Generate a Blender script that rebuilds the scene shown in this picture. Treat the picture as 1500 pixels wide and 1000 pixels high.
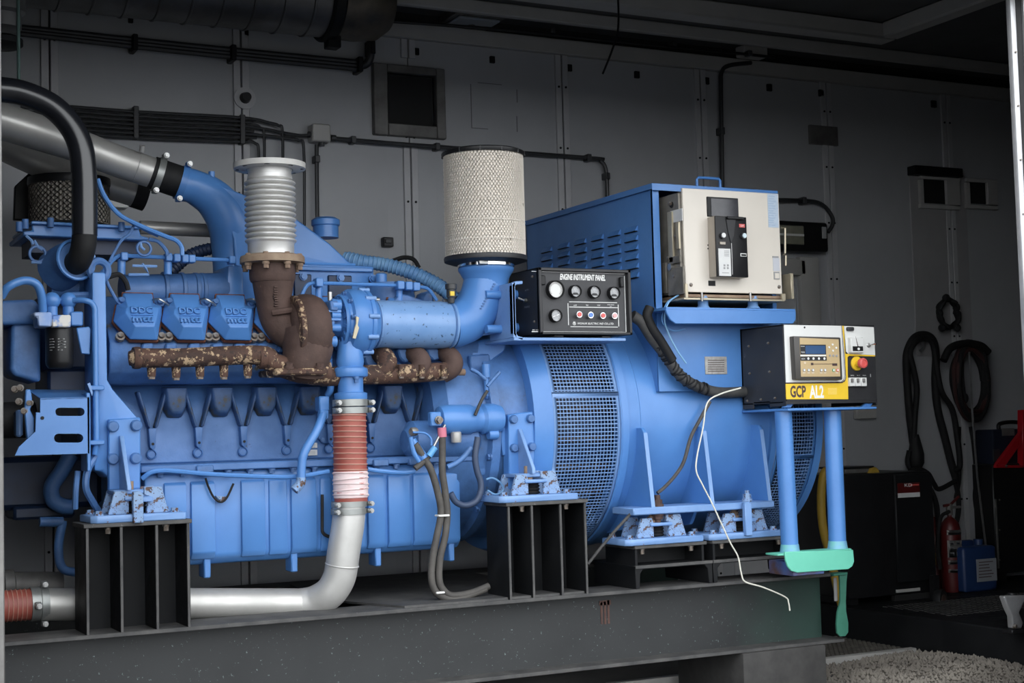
import bpy, bmesh, math, random
from mathutils import Vector, Matrix
random.seed(7)
for o in list(bpy.data.objects): bpy.data.objects.remove(o)
SC = bpy.context.scene
COL = SC.collection

# ------------------------------------------------------------------ camera
F, YAW, PITCH, ROLL, CAMZ = 2196.9, 0.474325, 0.061427, -0.027111, 1.05
_cy, _sy = math.cos(YAW), math.sin(YAW)
FW = Vector((_sy*math.cos(PITCH), _cy*math.cos(PITCH), math.sin(PITCH)))
_rt = Vector((_cy, -_sy, 0)); _up = _rt.cross(FW)
RT = math.cos(ROLL)*_rt + math.sin(ROLL)*_up
UP = -math.sin(ROLL)*_rt + math.cos(ROLL)*_up
CAM = Vector((0, 0, CAMZ))
cd = bpy.data.cameras.new('camera'); cam = bpy.data.objects.new('camera', cd); COL.objects.link(cam)
cd.sensor_width = 36; cd.lens = 36*F/1500; cd.clip_start = .05; cd.clip_end = 200
cam.matrix_world = Matrix(((RT.x, UP.x, -FW.x, 0), (RT.y, UP.y, -FW.y, 0), (RT.z, UP.z, -FW.z, CAMZ), (0, 0, 0, 1)))
SC.camera = cam

# ------------------------------------------------------------------ light: one overcast sky through the open front
W = bpy.data.worlds.new('overcast'); SC.world = W; W.use_nodes = True
bg = W.node_tree.nodes['Background']
bg.inputs[0].default_value = (.93, .965, 1.0, 1); bg.inputs[1].default_value = 1.0
SC.view_settings.view_transform = 'Standard'; SC.view_settings.look = 'None'
SC.view_settings.gamma = 1; SC.view_settings.use_curve_mapping = False
SC.view_settings.exposure = 1.98

# ------------------------------------------------------------------ helpers
def ray(x, y): return FW*F + RT*(x-750) - UP*(y-500)
def P(x, y, Y):                     # the place where a sight line meets the plane Y
    d = ray(x, y); return CAM + d*(Y/d.y)
def PX(x, y, X):
    d = ray(x, y); return CAM + d*(X/d.x)
def PZ(x, y, Z):
    d = ray(x, y); return CAM + d*((Z-CAMZ)/d.z)
def PN(x, y, o, n):
    d = ray(x, y); return CAM + d*((o-CAM).dot(n)/d.dot(n))
def rad(p, px): return px*((p-CAM).dot(FW))/F
def V(*a): return Vector(a)
def xz(x, y, Y): p = P(x, y, Y); return (p.x, p.z)

def spline(pts, k=6):
    pts = [Vector(p) for p in pts]
    if len(pts) < 3: return pts
    out = []
    for i in range(len(pts)-1):
        p0 = pts[i-1] if i else pts[0]*2-pts[1]
        p1, p2 = pts[i], pts[i+1]
        p3 = pts[i+2] if i+2 < len(pts) else pts[-1]*2-pts[-2]
        for j in range(k):
            t = j/k
            out.append(.5*((2*p1)+(p2-p0)*t+(2*p0-5*p1+4*p2-p3)*t*t+(3*p1-p0-3*p2+p3)*t**3))
    out.append(pts[-1]); return out

def axes(d):
    d = d.normalized(); a = V(0, 0, 1) if abs(d.z) < .9 else V(1, 0, 0)
    u = d.cross(a).normalized(); return u, d.cross(u)

class MB:
    def __init__(s): s.bm = bmesh.new()
    def face(s, vs):
        try: s.bm.faces.new(vs)
        except ValueError: pass
    def loops(s, rings, cap=(1, 1), closed=False):
        R = [[s.bm.verts.new(p) for p in r] for r in rings]
        n = len(R[0]); m = len(R)
        for i in range(m if closed else m-1):
            a, b = R[i], R[(i+1) % m]
            for j in range(n): s.face((a[j], a[(j+1) % n], b[(j+1) % n], b[j]))
        if not closed:
            if cap[0]: s.face(R[0][::-1])
            if cap[1]: s.face(R[-1])
        return s
    def box(s, x0, x1, y0, y1, z0, z1):
        x0, x1 = sorted((x0, x1)); y0, y1 = sorted((y0, y1)); z0, z1 = sorted((z0, z1))
        return s.loops([[V(x0,y0,z),V(x1,y0,z),V(x1,y1,z),V(x0,y1,z)] for z in (z0, z1)])
    def rect(s, x0, y0, x1, y1, Y, d=.01):      # a box whose front is that rectangle on plane Y, d deep (behind)
        xm, ym = (x0+x1)/2, (y0+y1)/2
        return s.box(P(x0,ym,Y).x, P(x1,ym,Y).x, Y, Y+d, P(xm,y0,Y).z, P(xm,y1,Y).z)
    def prism(s, pts, y0, y1):                  # (x,z) outline
        return s.loops([[V(a,y,b) for a, b in pts] for y in (y0, y1)])
    def pprism(s, px, Y, d): return s.prism([xz(a,b,Y) for a, b in px], Y, Y+d)
    def prismx(s, pts, x0, x1): return s.loops([[V(x,a,b) for a, b in pts] for x in (x0, x1)])
    def prismz(s, pts, z0, z1): return s.loops([[V(a,b,z) for a, b in pts] for z in (z0, z1)])
    def cyl(s, p, q, r, r2=None, n=20, cap=(1, 1)):
        p, q = Vector(p), Vector(q); u, v = axes(q-p); r2 = r if r2 is None else r2
        cs = [(math.cos(2*math.pi*i/n), math.sin(2*math.pi*i/n)) for i in range(n)]
        return s.loops([[c+u*a*rr+v*b*rr for a, b in cs] for c, rr in ((p, r), (q, r2))], cap)
    def tube(s, pts, r, n=10, k=6, cap=(1, 1), sm=True):
        pts = spline(pts, k) if sm else [Vector(p) for p in pts]
        m = len(pts); rings = []; u = None
        for i in range(m):
            t = (pts[min(i+1, m-1)]-pts[max(i-1, 0)]).normalized()
            if u is None: u, _ = axes(t)
            else: u = (u-t*u.dot(t)).normalized()
            v = t.cross(u)
            rr = r if not isinstance(r, (list, tuple)) else r[0]+(r[1]-r[0])*i/(m-1) if len(r) == 2 else _li(r, i/(m-1))
            rings.append([pts[i]+u*math.cos(2*math.pi*j/n)*rr+v*math.sin(2*math.pi*j/n)*rr for j in range(n)])
        return s.loops(rings, cap)
    def lathe(s, prof, o, ax=(0, 0, 1), n=32, cap=(1, 1)):     # (radius, height) along ax
        o = Vector(o); ax = Vector(ax).normalized(); u, v = axes(ax)
        return s.loops([[o+ax*h+(u*math.cos(2*math.pi*j/n)+v*math.sin(2*math.pi*j/n))*r for j in range(n)] for r, h in prof], cap)
    def ring(s, o, ax, r0, r1, t, n=32):         # flat washer
        o = Vector(o); ax = Vector(ax).normalized(); u, v = axes(ax); h = ax*t
        cs = [u*math.cos(2*math.pi*j/n)+v*math.sin(2*math.pi*j/n) for j in range(n)]
        return s.loops([[o+c*r0 for c in cs], [o+c*r1 for c in cs], [o+h+c*r1 for c in cs], [o+h+c*r0 for c in cs]], closed=True)
    def torus(s, o, ax, R, r, n=24, m=8, a0=0, a1=2*math.pi):
        o = Vector(o); u, v = axes(Vector(ax)); w = Vector(ax).normalized(); full = abs(a1-a0-2*math.pi) < 1e-4
        rings = []
        for i in range(n if full else n+1):
            a = a0+(a1-a0)*i/n; d = u*math.cos(a)+v*math.sin(a)
            rings.append([o+d*(R+r*math.cos(2*math.pi*j/m))+w*r*math.sin(2*math.pi*j/m) for j in range(m)])
        return s.loops(rings, closed=full)
    def bolt(s, p, d, r=.012, h=.012):
        p = Vector(p); d = Vector(d).normalized()
        s.cyl(p-d*.002, p+d*h*.35, r*1.3, n=10); return s.cyl(p+d*h*.35, p+d*h, r, n=6)
    def sph(s, c, r, n=12, sz=1):
        c = Vector(c)
        return s.loops([[c+V(math.cos(2*math.pi*j/n)*math.sin(t)*r, math.sin(2*math.pi*j/n)*math.sin(t)*r, -math.cos(t)*r*sz) for j in range(n)]
                        for t in [math.pi*(i+.15)/(8.3) for i in range(9)]])
    def frustum(s, base, top): return s.loops([base, top])
    def build(s, name, mt, parent=None, bevel=0, seg=1, ang=38, **tg):
        bm = s.bm
        bmesh.ops.remove_doubles(bm, verts=bm.verts, dist=1e-6)
        bmesh.ops.recalc_face_normals(bm, faces=bm.faces)
        if bevel:
            ed = [e for e in bm.edges if len(e.link_faces) == 2 and e.calc_face_angle(0) > .6]
            bmesh.ops.bevel(bm, geom=ed, offset=bevel, segments=seg, profile=.5, affect='EDGES', clamp_overlap=True)
        a = math.radians(ang)
        for e in bm.edges:
            e.smooth = not (len(e.link_faces) == 2 and e.calc_face_angle(0) > a)
        for f in bm.faces: f.smooth = True
        lo = V(*[min(v.co[i] for v in bm.verts) for i in range(3)]); hi = V(*[max(v.co[i] for v in bm.verts) for i in range(3)])
        c = (lo+hi)/2
        if parent is None: c.z = lo.z
        bmesh.ops.translate(bm, verts=bm.verts, vec=-c)
        me = bpy.data.meshes.new(name); bm.to_mesh(me); bm.free()
        me.materials.append(mt)
        return link(name, me, c, parent, **tg)

def _li(r, t):
    t *= len(r)-1; i = min(int(t), len(r)-2); return r[i]+(r[i+1]-r[i])*(t-i)
WL = {}
def link(name, data, c, parent=None, **tg):
    o = bpy.data.objects.new(name, data); COL.objects.link(o)
    WL[o.name] = Vector(c)
    if parent is not None:
        o.parent = parent; o.location = Vector(c)-WL[parent.name]
    else: o.location = c
    tag(o, **tg); return o
def tag(o, label=None, cat=None, group=None, kind=None):
    if label: o['label'] = label
    if cat: o['category'] = cat
    if group: o['group'] = group
    if kind: o['kind'] = kind
def thing(name, label, cat, loc, group=None): return link(name, None, loc, None, label=label, cat=cat, group=group)
def dup(o, delta, parent=None, label=None, group=None, top=True):
    c = o.copy(); COL.objects.link(c)
    WL[c.name] = WL[o.name]+Vector(delta)
    if top: c.location = o.location+Vector(delta)
    if parent is not None: c.parent = parent
    if label: c['label'] = label
    if group: c['group'] = group
    for ch in list(o.children): dup(ch, delta, c, top=False)
    return c

def text(name, s, x0, y0, x1, y1, Y, mt, parent, shear=0, ext=.0006, u=None, v=None, org=None, off=(0, 0), n=None, **tg):
    # lettering fitted to a pixel rectangle on plane Y, or to u/v axes given as vectors of full width and height from org
    cu = bpy.data.curves.new('txt', 'FONT'); cu.body = s; cu.shear = shear; cu.resolution_u = 3
    cu.offset = off[0]
    to = bpy.data.objects.new('txt', cu); COL.objects.link(to)
    bpy.context.view_layer.update()
    me = bpy.data.meshes.new_from_object(to.evaluated_get(bpy.context.evaluated_depsgraph_get()))
    bpy.data.objects.remove(to); me.name = name
    xs = [q.co.x for q in me.vertices]; ys = [q.co.y for q in me.vertices]
    ax, bx, ay, by = min(xs), max(xs), min(ys), max(ys)
    if u is None:
        xm, ym = (x0+x1)/2, (y0+y1)/2
        a, b = P(x0,ym,Y), P(x1,ym,Y); t, w = P(xm,y0,Y), P(xm,y1,Y)
        org = V(a.x, Y-ext, w.z); u = V(b.x-a.x, 0, 0); v = V(0, 0, t.z-w.z)
    c = org+(u+v)/2
    for q in me.vertices: q.co = org+u*((q.co.x-ax)/(bx-ax))+v*((q.co.y-ay)/(by-ay))-c
    me.materials.append(mt)
    return link(name, me, c, parent, **tg)

# ------------------------------------------------------------------ materials
def mat(name, c1, c2=None, scale=6, rough=.5, metal=0, rough2=None, bump=0, bscale=None, spots=None, sscale=30, sth=.62, spec=.5, stretch=None, spots2=None, s2scale=60, s2th=.66, detail=5, lo=.35, hi=.65):
    m = bpy.data.materials.new(name); m.use_nodes = True; nt = m.node_tree; N = nt.nodes; L = nt.links
    b = N['Principled BSDF']
    b.inputs['Roughness'].default_value = rough; b.inputs['Metallic'].default_value = metal
    b.inputs['Specular IOR Level'].default_value = spec
    tc = N.new('ShaderNodeTexCoord'); vec = tc.outputs['Object']
    if stretch:
        mp = N.new('ShaderNodeMapping'); mp.inputs['Scale'].default_value = stretch; L.new(vec, mp.inputs[0]); vec = mp.outputs[0]
    def noise(sc, det=5, rg=.6):
        n = N.new('ShaderNodeTexNoise'); n.inputs['Scale'].default_value = sc; n.inputs['Detail'].default_value = det; n.inputs['Roughness'].default_value = rg
        L.new(vec, n.inputs['Vector']); return n.outputs['Fac']
    def ramp(f, a, bb):
        r = N.new('ShaderNodeMapRange'); r.inputs[1].default_value = a; r.inputs[2].default_value = bb; L.new(f, r.inputs[0]); return r.outputs[0]
    def mix(f, a, bb):
        x = N.new('ShaderNodeMix'); x.data_type = 'RGBA'; L.new(f, x.inputs[0])
        for i, q in ((6, a), (7, bb)):
            if hasattr(q, 'name'): L.new(q, x.inputs[i])
            else: x.inputs[i].default_value = (*q, 1)
        return x.outputs[2]
    b.inputs['Base Color'].default_value = (*c1, 1)
    col = None
    f = ramp(noise(scale, detail), lo, hi) if (c2 or rough2) else None
    if c2: col = mix(f, c1, c2)
    if rough2 is not None:
        r = N.new('ShaderNodeMapRange'); r.inputs[3].default_value = rough; r.inputs[4].default_value = rough2; L.new(f, r.inputs[0]); L.new(r.outputs[0], b.inputs['Roughness'])
    for sp, ss, st in ((spots, sscale, sth), (spots2, s2scale, s2th)):
        if sp:
            g = ramp(noise(ss, 6, .65), st, st+.04)
            col = mix(g, col if col is not None else c1, sp)
            if metal: 
                iv = N.new('ShaderNodeMath'); iv.operation = 'SUBTRACT'; iv.inputs[0].default_value = metal; iv.use_clamp = True; L.new(g, iv.inputs[1]); L.new(iv.outputs[0], b.inputs['Metallic'])
    if col is not None: L.new(col, b.inputs['Base Color'])
    if bump:
        bp = N.new('ShaderNodeBump'); bp.inputs['Strength'].default_value = bump; bp.inputs['Distance'].default_value = .004
        L.new(noise(bscale or scale*6, 4), bp.inputs['Height']); L.new(bp.outputs[0], b.inputs['Normal'])
    return m
BL = (.082, .228, .535); BL2 = (.068, .195, .475)
blue = mat('blue_paint', BL, BL2, 4, .30, rough2=.40, bump=.05, bscale=60)
bluec = mat('blue_cast_paint', (.068,.17,.40), (.048,.122,.295), 7, .42, rough2=.6, bump=.3, bscale=70, spots=(.03,.06,.12), sscale=16, sth=.68)
blued = mat('blue_dirty_shaded_paint', (.075,.185,.43), (.05,.115,.26), 9, .5, bump=.3, bscale=60, spots=(.09,.085,.07), sscale=9, sth=.64)  # dirty paint; also serves as painted shade on the cooler housing
shaded_grime = mat('shaded_grimy_blue_paint', (.055,.125,.30), (.03,.062,.13), 7, .55, bump=.3, bscale=60, spots=(.06,.055,.045), sscale=12, sth=.6)  # grime plus the shade under manifold and heads, put into the colour
bluep = mat('pale_blue_paint', (.18,.31,.56), (.14,.265,.52), 8, .42, spots=(.20,.085,.04), sscale=26, sth=.68)
bluer = mat('rust_spotted_blue_paint', (.22,.32,.47), (.16,.28,.50), 10, .55, spots=(.085,.042,.026), sscale=34, sth=.55, spots2=(.06,.032,.022), s2scale=90, s2th=.56)
bluech = mat('chipped_blue_paint', (.19,.33,.58), (.14,.27,.51), 5, .32, spots=(.04,.08,.15), sscale=48, sth=.61, bump=.06)
bluef = mat('blue_hose_paint', (.14,.28,.45), (.08,.2,.4), 14, .5, spots=(.35,.4,.4), sscale=30, sth=.66)
navy = mat('shaded_dark_blue', (.014,.032,.085), (.01,.02,.05), 6, .5)  # blue darkened so recesses, undersides and the lower front read as shaded
black = mat('black_paint', (.0065,.007,.008), (.011,.0115,.0125), 8, .45, rough2=.65, spec=.18, spots=(.10,.10,.10), sscale=120, sth=.74)
beamm = mat('black_beam_paint', (.010,.0115,.0125), (.019,.021,.022), 3, .45, rough2=.6, spots=(.13,.16,.16), sscale=85, sth=.645, bump=.08)
def overspray(m, c, x0, x1):            # green overspray towards one end of the web
    nt = m.node_tree; N = nt.nodes; L = nt.links; b = N['Principled BSDF']; src = b.inputs['Base Color'].links[0].from_socket
    t = N.new('ShaderNodeTexCoord'); s = N.new('ShaderNodeSeparateXYZ'); L.new(t.outputs['Object'], s.inputs[0])
    n = N.new('ShaderNodeTexNoise'); n.inputs['Scale'].default_value = 9; L.new(t.outputs['Object'], n.inputs['Vector'])
    a = N.new('ShaderNodeMath'); a.operation = 'MULTIPLY_ADD'; a.inputs[1].default_value = .35; L.new(n.outputs['Fac'], a.inputs[0]); L.new(s.outputs[0], a.inputs[2])
    r = N.new('ShaderNodeMapRange'); r.inputs[1].default_value = x0+.17; r.inputs[2].default_value = x1+.17; L.new(a.outputs[0], r.inputs[0])
    x = N.new('ShaderNodeMix'); x.data_type = 'RGBA'; L.new(r.outputs[0], x.inputs[0]); L.new(src, x.inputs[6]); x.inputs[7].default_value = (*c, 1); L.new(x.outputs[2], b.inputs['Base Color'])
overspray(beamm, (.014,.04,.031), 1.45, 1.95)
flange = mat('dusty_black_paint', (.035,.035,.036), (.075,.073,.07), 10, .7, spots=(.16,.15,.14), sscale=60, sth=.66)
rustb = mat('rust_primer', (.10,.05,.038), (.06,.03,.025), 20, .8)
blackp = mat('black_plastic', (.008,.008,.009), (.012,.012,.013), 10, .4, spec=.3)
blackm = mat('matte_black_rubber', (.008,.008,.009), (.014,.014,.014), 14, .65, spec=.3, bump=.1)
hoseb = mat('glossy_black_hose', (.008,.009,.012), (.014,.015,.019), 5, .25, spec=.6)
cabler = mat('dusty_black_cable', (.03,.03,.031), (.06,.058,.055), 16, .7, bump=.3, bscale=90)
cableg = mat('grey_brown_cable', (.045,.041,.038), (.085,.078,.07), 12, .7, bump=.2)
panel_b = mat('panel_black', (.014,.014,.016), (.02,.02,.022), 20, .5, bump=.05, bscale=300)
panel_g = mat('panel_charcoal', (.034,.034,.037), (.041,.041,.044), 20, .55)
alu = mat('brushed_aluminium_pipe', (.52,.51,.485), (.42,.41,.39), 5, .34, metal=.5, rough2=.46, bump=.03, spots=(.35,.34,.32), sscale=20, sth=.72)
aluw = mat('pale_sprayed_aluminium', (.58,.57,.55), (.49,.48,.46), 6, .40, metal=.45, rough2=.55)
steel = mat('zinc_steel', (.42,.42,.42), (.30,.30,.29), 14, .35, metal=.85)
clampm = mat('grey_clamp_band', (.36,.37,.36), (.27,.28,.27), 9, .42, metal=.6)
bolts = mat('worn_bolt', (.34,.34,.33), (.16,.12,.09), 30, .5, metal=.6)
bellm = mat('silver_bellows', (.68,.67,.65), (.56,.55,.53), 9, .36, metal=.5, bump=.08, bscale=60, rough2=.5)
flangew = mat('white_flange', (.62,.61,.58), (.5,.48,.45), 9, .5, spots=(.45,.10,.06), sscale=9, sth=.62)
rust = mat('brown_rust', (.050,.028,.022), (.085,.05,.04), 9, .8, bump=.5, bscale=50, spots=(.15,.085,.055), sscale=70, sth=.66)
rustm = mat('flaking_rust', (.035,.017,.012), (.085,.042,.028), 9, .8, bump=.8, bscale=40, spots=(.38,.27,.165), sscale=30, sth=.54, spots2=(.03,.016,.012), s2scale=44, s2th=.55)
rustf = mat('tan_rust', (.30,.22,.15), (.20,.13,.09), 14, .75, bump=.3)
gasket = mat('rust_gasket', (.17,.055,.025), (.08,.03,.02), 20, .8)
redh = mat('red_silicone', (.31,.075,.052), (.25,.06,.045), 10, .5)
redl = mat('pale_hose_ridge', (.42,.22,.17), (.36,.17,.13), 20, .6)
pink = mat('white_wrap_on_red', (.62,.46,.46), (.72,.62,.61), 12, .6, stretch=(1,1,6), spots=(.42,.14,.12), sscale=10, sth=.6)
wallm = mat('grey_wall_panel', (.40,.405,.415), (.36,.365,.375), 2, .55, bump=.04, spots=(.12,.12,.12), sscale=40, sth=.76)
batten = mat('grey_batten', (.47,.47,.475), (.42,.42,.425), 6, .5)
trimm = mat('grey_trim', (.44,.43,.41), (.39,.38,.36), 5, .55)
clad = mat('low_bounce_cladding', (.09,.092,.095), (.075,.077,.08), 3, .6)  # unseen cladding, darkened to take bounced light off the back wall
ceilm = mat('dark_ceiling', (.10,.10,.10), (.075,.075,.075), 3, .7)
conduit = mat('black_conduit', (.022,.023,.025), (.035,.036,.038), 9, .45)
ductm = mat('grey_spiral_duct', (.16,.16,.165), (.09,.088,.085), 5, .45, metal=.6)
frame_m = mat('weathered_metal', (.20,.195,.185), (.12,.115,.11), 9, .55, metal=.4)
dark = mat('dark_void', (.008,.008,.008), (.012,.012,.012), 5, .8)
grav = mat('gravel', (.23,.205,.17), (.115,.10,.085), 70, .9, bump=1, bscale=140, spots=(.32,.30,.27), sscale=90, sth=.62)
tread = mat('dusty_tread', (.11,.10,.085), (.06,.055,.048), 14, .8)
low_bounce_ground = mat('low_bounce_dark_ground', (.05,.05,.05), (.035,.035,.035), 12, .9, bump=.3)  # dark outdoor ground, made up to cut the light bounced upwards
floorm = mat('concrete_floor', (.16,.155,.145), (.11,.105,.10), 3, .85, bump=.1)
wood = mat('grey_block', (.028,.027,.026), (.045,.043,.041), 12, .8, bump=.3)
white = mat('white_print', (.72,.72,.70), None, 5, .6)
whitep = mat('white_panel', (.68,.68,.655), (.63,.63,.61), 5, .4)
cream = mat('cream_enamel', (.68,.625,.55), (.64,.59,.52), 3, .38)
beige = mat('beige_plastic', (.42,.37,.31), (.36,.32,.27), 6, .45)
yellow = mat('yellow_vinyl', (.78,.52,.035), (.72,.47,.03), 6, .42)
gold = mat('tan_overlay', (.50,.37,.20), (.46,.34,.18), 6, .4)
lcd = mat('blue_lcd', (.035,.075,.17), (.05,.10,.2), 6, .18)
smoke = mat('smoked_window', (.02,.02,.026), (.035,.035,.042), 26, .12)
redb = mat('red_button', (.62,.10,.09), None, 5, .35)
redpk = mat('pink_button', (.72,.36,.36), None, 5, .35)
blueb = mat('blue_button', (.09,.20,.52), None, 5, .35)
greenb = mat('green_ink', (.05,.30,.12), None, 5, .5)
ink = mat('dark_ink', (.06,.035,.035), None, 5, .5)
greyink = mat('grey_ink', (.30,.30,.30), None, 5, .5)
mint = mat('mint_paint', (.14,.52,.38), (.12,.46,.34), 5, .42)
mintd = mat('dull_green_paint', (.02,.11,.072), (.035,.16,.11), 8, .5)
filt = mat('cream_filter_paper', (.86,.80,.72), (.82,.76,.68), 5, .75)
filtd = mat('shaded_filter_paper', (.26,.235,.20), (.21,.19,.165), 5, .75)  # darker copy of the cream paper, the rear filter's shade in its colour
gauge = mat('gauge_face', (.62,.62,.60), None, 5, .3)
gaugeg = mat('grey_gauge_face', (.40,.41,.41), (.30,.30,.31), 40, .3)
cast_alu = mat('cast_aluminium', (.55,.55,.56), (.42,.42,.43), 9, .3, metal=.6)
chrome = mat('chrome', (.72,.72,.73), None, 5, .14, metal=1)
zinc = mat('yellow_zinc', (.50,.44,.32), (.40,.35,.26), 9, .4, metal=.5)
mech = mat('dark_mechanism', (.24,.22,.19), (.13,.12,.10), 8, .5, metal=.3)
sticker = mat('pale_sticker', (.50,.57,.66), (.40,.5,.62), 50, .5, stretch=(1,1,5))
paper = mat('white_label', (.66,.66,.64), (.6,.6,.6), 14, .5)
redx = mat('extinguisher_red', (.085,.007,.007), (.065,.006,.006), 6, .45)
reds = mat('red_steel', (.40,.008,.016), None, 6, .35)
bluej = mat('blue_can_plastic', (.012,.033,.11), (.01,.027,.085), 6, .5)
yel2 = mat('dull_yellow', (.42,.27,.03), (.34,.22,.03), 9, .6)
whitew = mat('white_wire', (.66,.64,.56), None, 5, .5)
lens_m = mat('dusty_lamp_glass', (.24,.235,.18), (.16,.155,.12), 9, .3)
silverj = mat('galvanised_jamb', (.50,.50,.505), (.40,.40,.41), 9, .42, metal=.55, spots=(.3,.3,.3), sscale=40, sth=.7)
plate_m = mat('etched_plate', (.32,.31,.29), (.44,.43,.41), 60, .5, metal=.4)
# ------------------------------------------------------------------ the building
WY = 6.5; CZ = 3.08; PLX = 4.86; PLZ = .15; OX0 = .62; OX1 = 4.16
def struct(mb, name, m, parent=None, **k):
    return mb.build(name, m, parent, **({'kind': 'structure'} if parent is None else {}), **k)
struct(MB().box(-40, 40, -40, 5.46, -.12, -.03), 'ground', low_bounce_ground)
struct(MB().box(-1.2, PLX, 5.46, 6.52, -.1, -.005), 'floor', floorm)
mb = MB()
for i in range(46):
    for j in range(14):
        x = 4.05+i*.026; y = 5.53+j*.035
        if x < PLX-.02: mb.box(x, x+.018, y, y+.012, -.006, .002)
mat_o = mb.build('ribbed_floor_mat', tread, None, label='ribbed rubber tread of the floor beneath the right end of the black beam', cat='floor mat', kind='stuff')
struct(MB().box(3.2, PLX, 5.43, 5.47, -.04, .006), 'trim_2', trimm, bevel=.003)
pl = struct(MB().box(PLX, 8.5, 4.25, 6.52, -.1, PLZ), 'floor_platform', black, bevel=.006)
mb = MB()
for i in range(58):
    for j in range(9):
        x = 5.0+i*.034+(j % 2)*.017; y = 5.35+j*.055
        mb.box(x, x+.007, y, y+.028, PLZ-.001, PLZ+.003)
o = mb.build('tread_stud', flange, pl, kind='stuff')
# gravel heaped against the step, stones as real geometry
mb = MB(); rs = random.Random(3)
for i in range(5200):
    x = rs.uniform(3.9, PLX); y = rs.uniform(4.1, 5.43)
    h = .045*math.exp(-((x-4.75)/.35)**2)*math.exp(-((y-5.0)/.5)**2) if x < PLX else 0
    r = rs.uniform(.006, .015); c = V(x, y, -.03+h)
    a = [rs.uniform(.6, 1.2)*r for _ in range(6)]
    vs = [mb.bm.verts.new(c+V(*q)) for q in ((a[0],0,0),(0,a[1],0),(-a[2],0,0),(0,-a[3],0),(0,0,a[4]),(0,0,-a[5]))]
    for k in range(4): mb.face((vs[k], vs[(k+1)%4], vs[4])); mb.face((vs[(k+1)%4], vs[k], vs[5]))
mb.build('gravel', mat('gravel_stone', (.25,.225,.19), (.12,.105,.09), 3, .9), None, label='loose grey brown gravel along the step at the lower right', cat='gravel', kind='stuff', ang=10)
mb = MB(); n = 24
gx = [3.6+(PLX-3.6)*i/n for i in range(n+1)]; gy = [4.0+1.42*j/n for j in range(n+1)]
gv = [[mb.bm.verts.new((x, y, -.035+.045*math.exp(-((x-4.75)/.35)**2)*math.exp(-((y-5.0)/.5)**2))) for y in gy] for x in gx]
for i in range(n):
    for j in range(n): mb.face((gv[i][j], gv[i+1][j], gv[i+1][j+1], gv[i][j+1]))
struct(mb, 'ground_mound', grav)

wb = struct(MB().box(-1.2, 8.5, WY+.02, WY+.1, -.1, CZ+.1), 'wall_back', dark)
seam = [P(x, y, WY).x for x, y in ((72,80),(353,150),(602,300),(824,200),(1026,180),(1213,250),(1386,200))]
seam = [-1.2, seam[0]-1.1] + seam + [seam[-1]+.75, 8.5]
ztop = P(1020,102,WY).z
win = {}                                       # openings in the panels
wv = (P(565,150,WY).x, P(636,150,WY).x, P(600,184,WY).z, P(600,110,WY).z)
for i in range(len(seam)-1):
    a, b = seam[i]+.003, seam[i+1]-.003
    if a < wv[0] and b > wv[0]:
        for q in ((a, wv[0], -.05, ztop), (wv[0], b, -.05, wv[2]), (wv[0], b, wv[3], ztop)):
            MB().box(q[0], q[1], WY, WY+.02, q[2], q[3]).build('panel', wallm, wb)
        wv_cut = b
    elif i and a < wv[1] and b > wv[1]:
        for q in ((wv[1], b, -.05, ztop), (a, wv[1], -.05, wv[2]), (a, wv[1], wv[3], ztop)):
            MB().box(q[0], q[1], WY, WY+.02, q[2], q[3]).build('panel', wallm, wb)
    else:
        MB().box(a, b, WY, WY+.02, -.05, ztop).build('panel', wallm, wb, bevel=.003)
for x in seam[1:-1]:
    inwin = wv[0]-.05 < x < wv[1]+.05
    for z0, z1 in (((-.05, wv[2]-.1), (wv[3]+.08, ztop)) if inwin else ((-.05, ztop),)):
        for s in (-1, 1):
            MB().box(x+s*.004, x+s*.036, WY-.012, WY+.004, z0, z1).build('batten', batten, wb, bevel=.002)
mb = MB()
for x in seam[1:-1]:
    for k in range(9):
        for s in (-1, 1): mb.cyl((x+s*.02, WY-.016, .3+k*.31), (x+s*.02, WY-.01, .3+k*.31), .006, n=6)
mb.build('screw_head', black, wb, kind='stuff')
for x, y in ((279,187/2.5+1),(555,218/2.5),(834,248/2.5),(1084,272/2.5),(1340,296/2.5)):
    pass
for x, y in ((722,87),(611,75),(835,99),(934,109),(1036,118),(1128,128),(1204,136),(1369,152),(192,28),(361,47)):
    MB().rect(x-3.5, y-5, x+3.5, y+5, WY-.012, .014).build('hook_plate', black, wb, bevel=.002)
struct(MB().box(-1.2, 8.5, WY-.035, WY+.02, ztop, ztop+.075), 'trim_1', trimm, bevel=.004)
struct(MB().box(-1.3, -1.2, 3.9, 6.6, -.1, CZ+.1), 'wall_left', clad)
struct(MB().box(8.5, 8.6, 3.9, 6.6, -.1, CZ+.1), 'wall_right', clad)
struct(MB().box(-1.3, 8.6, 3.9, 6.6, CZ, CZ+.1), 'ceiling', ceilm)
# front wall around the opening: header, left and right cladding, metal jambs
struct(MB().box(-1.3, 8.6, 3.9, 4.0, 2.62, CZ+.05), 'wall_front', clad)
xj = P(4.5,500,3.97).x
struct(MB().box(-1.3, xj-.02, 4.0, 4.08, -.1, 2.62), 'wall_front_left', clad)
struct(MB().box(OX1+.20, 8.6, 3.9, 4.0, -.1, 2.62), 'wall_front_right', clad)
dj = struct(MB().box(xj-.05, xj, 3.97, 4.03, -.06, 2.62), 'trim_3', frame_m, bevel=.003)
xr = P(1484,100,4.0).x
dr = struct(MB().box(xr-.014, xr+.014, 3.985, 4.01, P(1490,615,4.0).z, 2.62), 'door_2', silverj, bevel=.006, seg=2)
mb = MB()
for k in range(8): mb.cyl((xr, 3.980, 1.2+k*.2), (xr, 3.987, 1.2+k*.2), .004, n=8)
mb.build('rivet', bolts, dr, kind='stuff')
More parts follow.
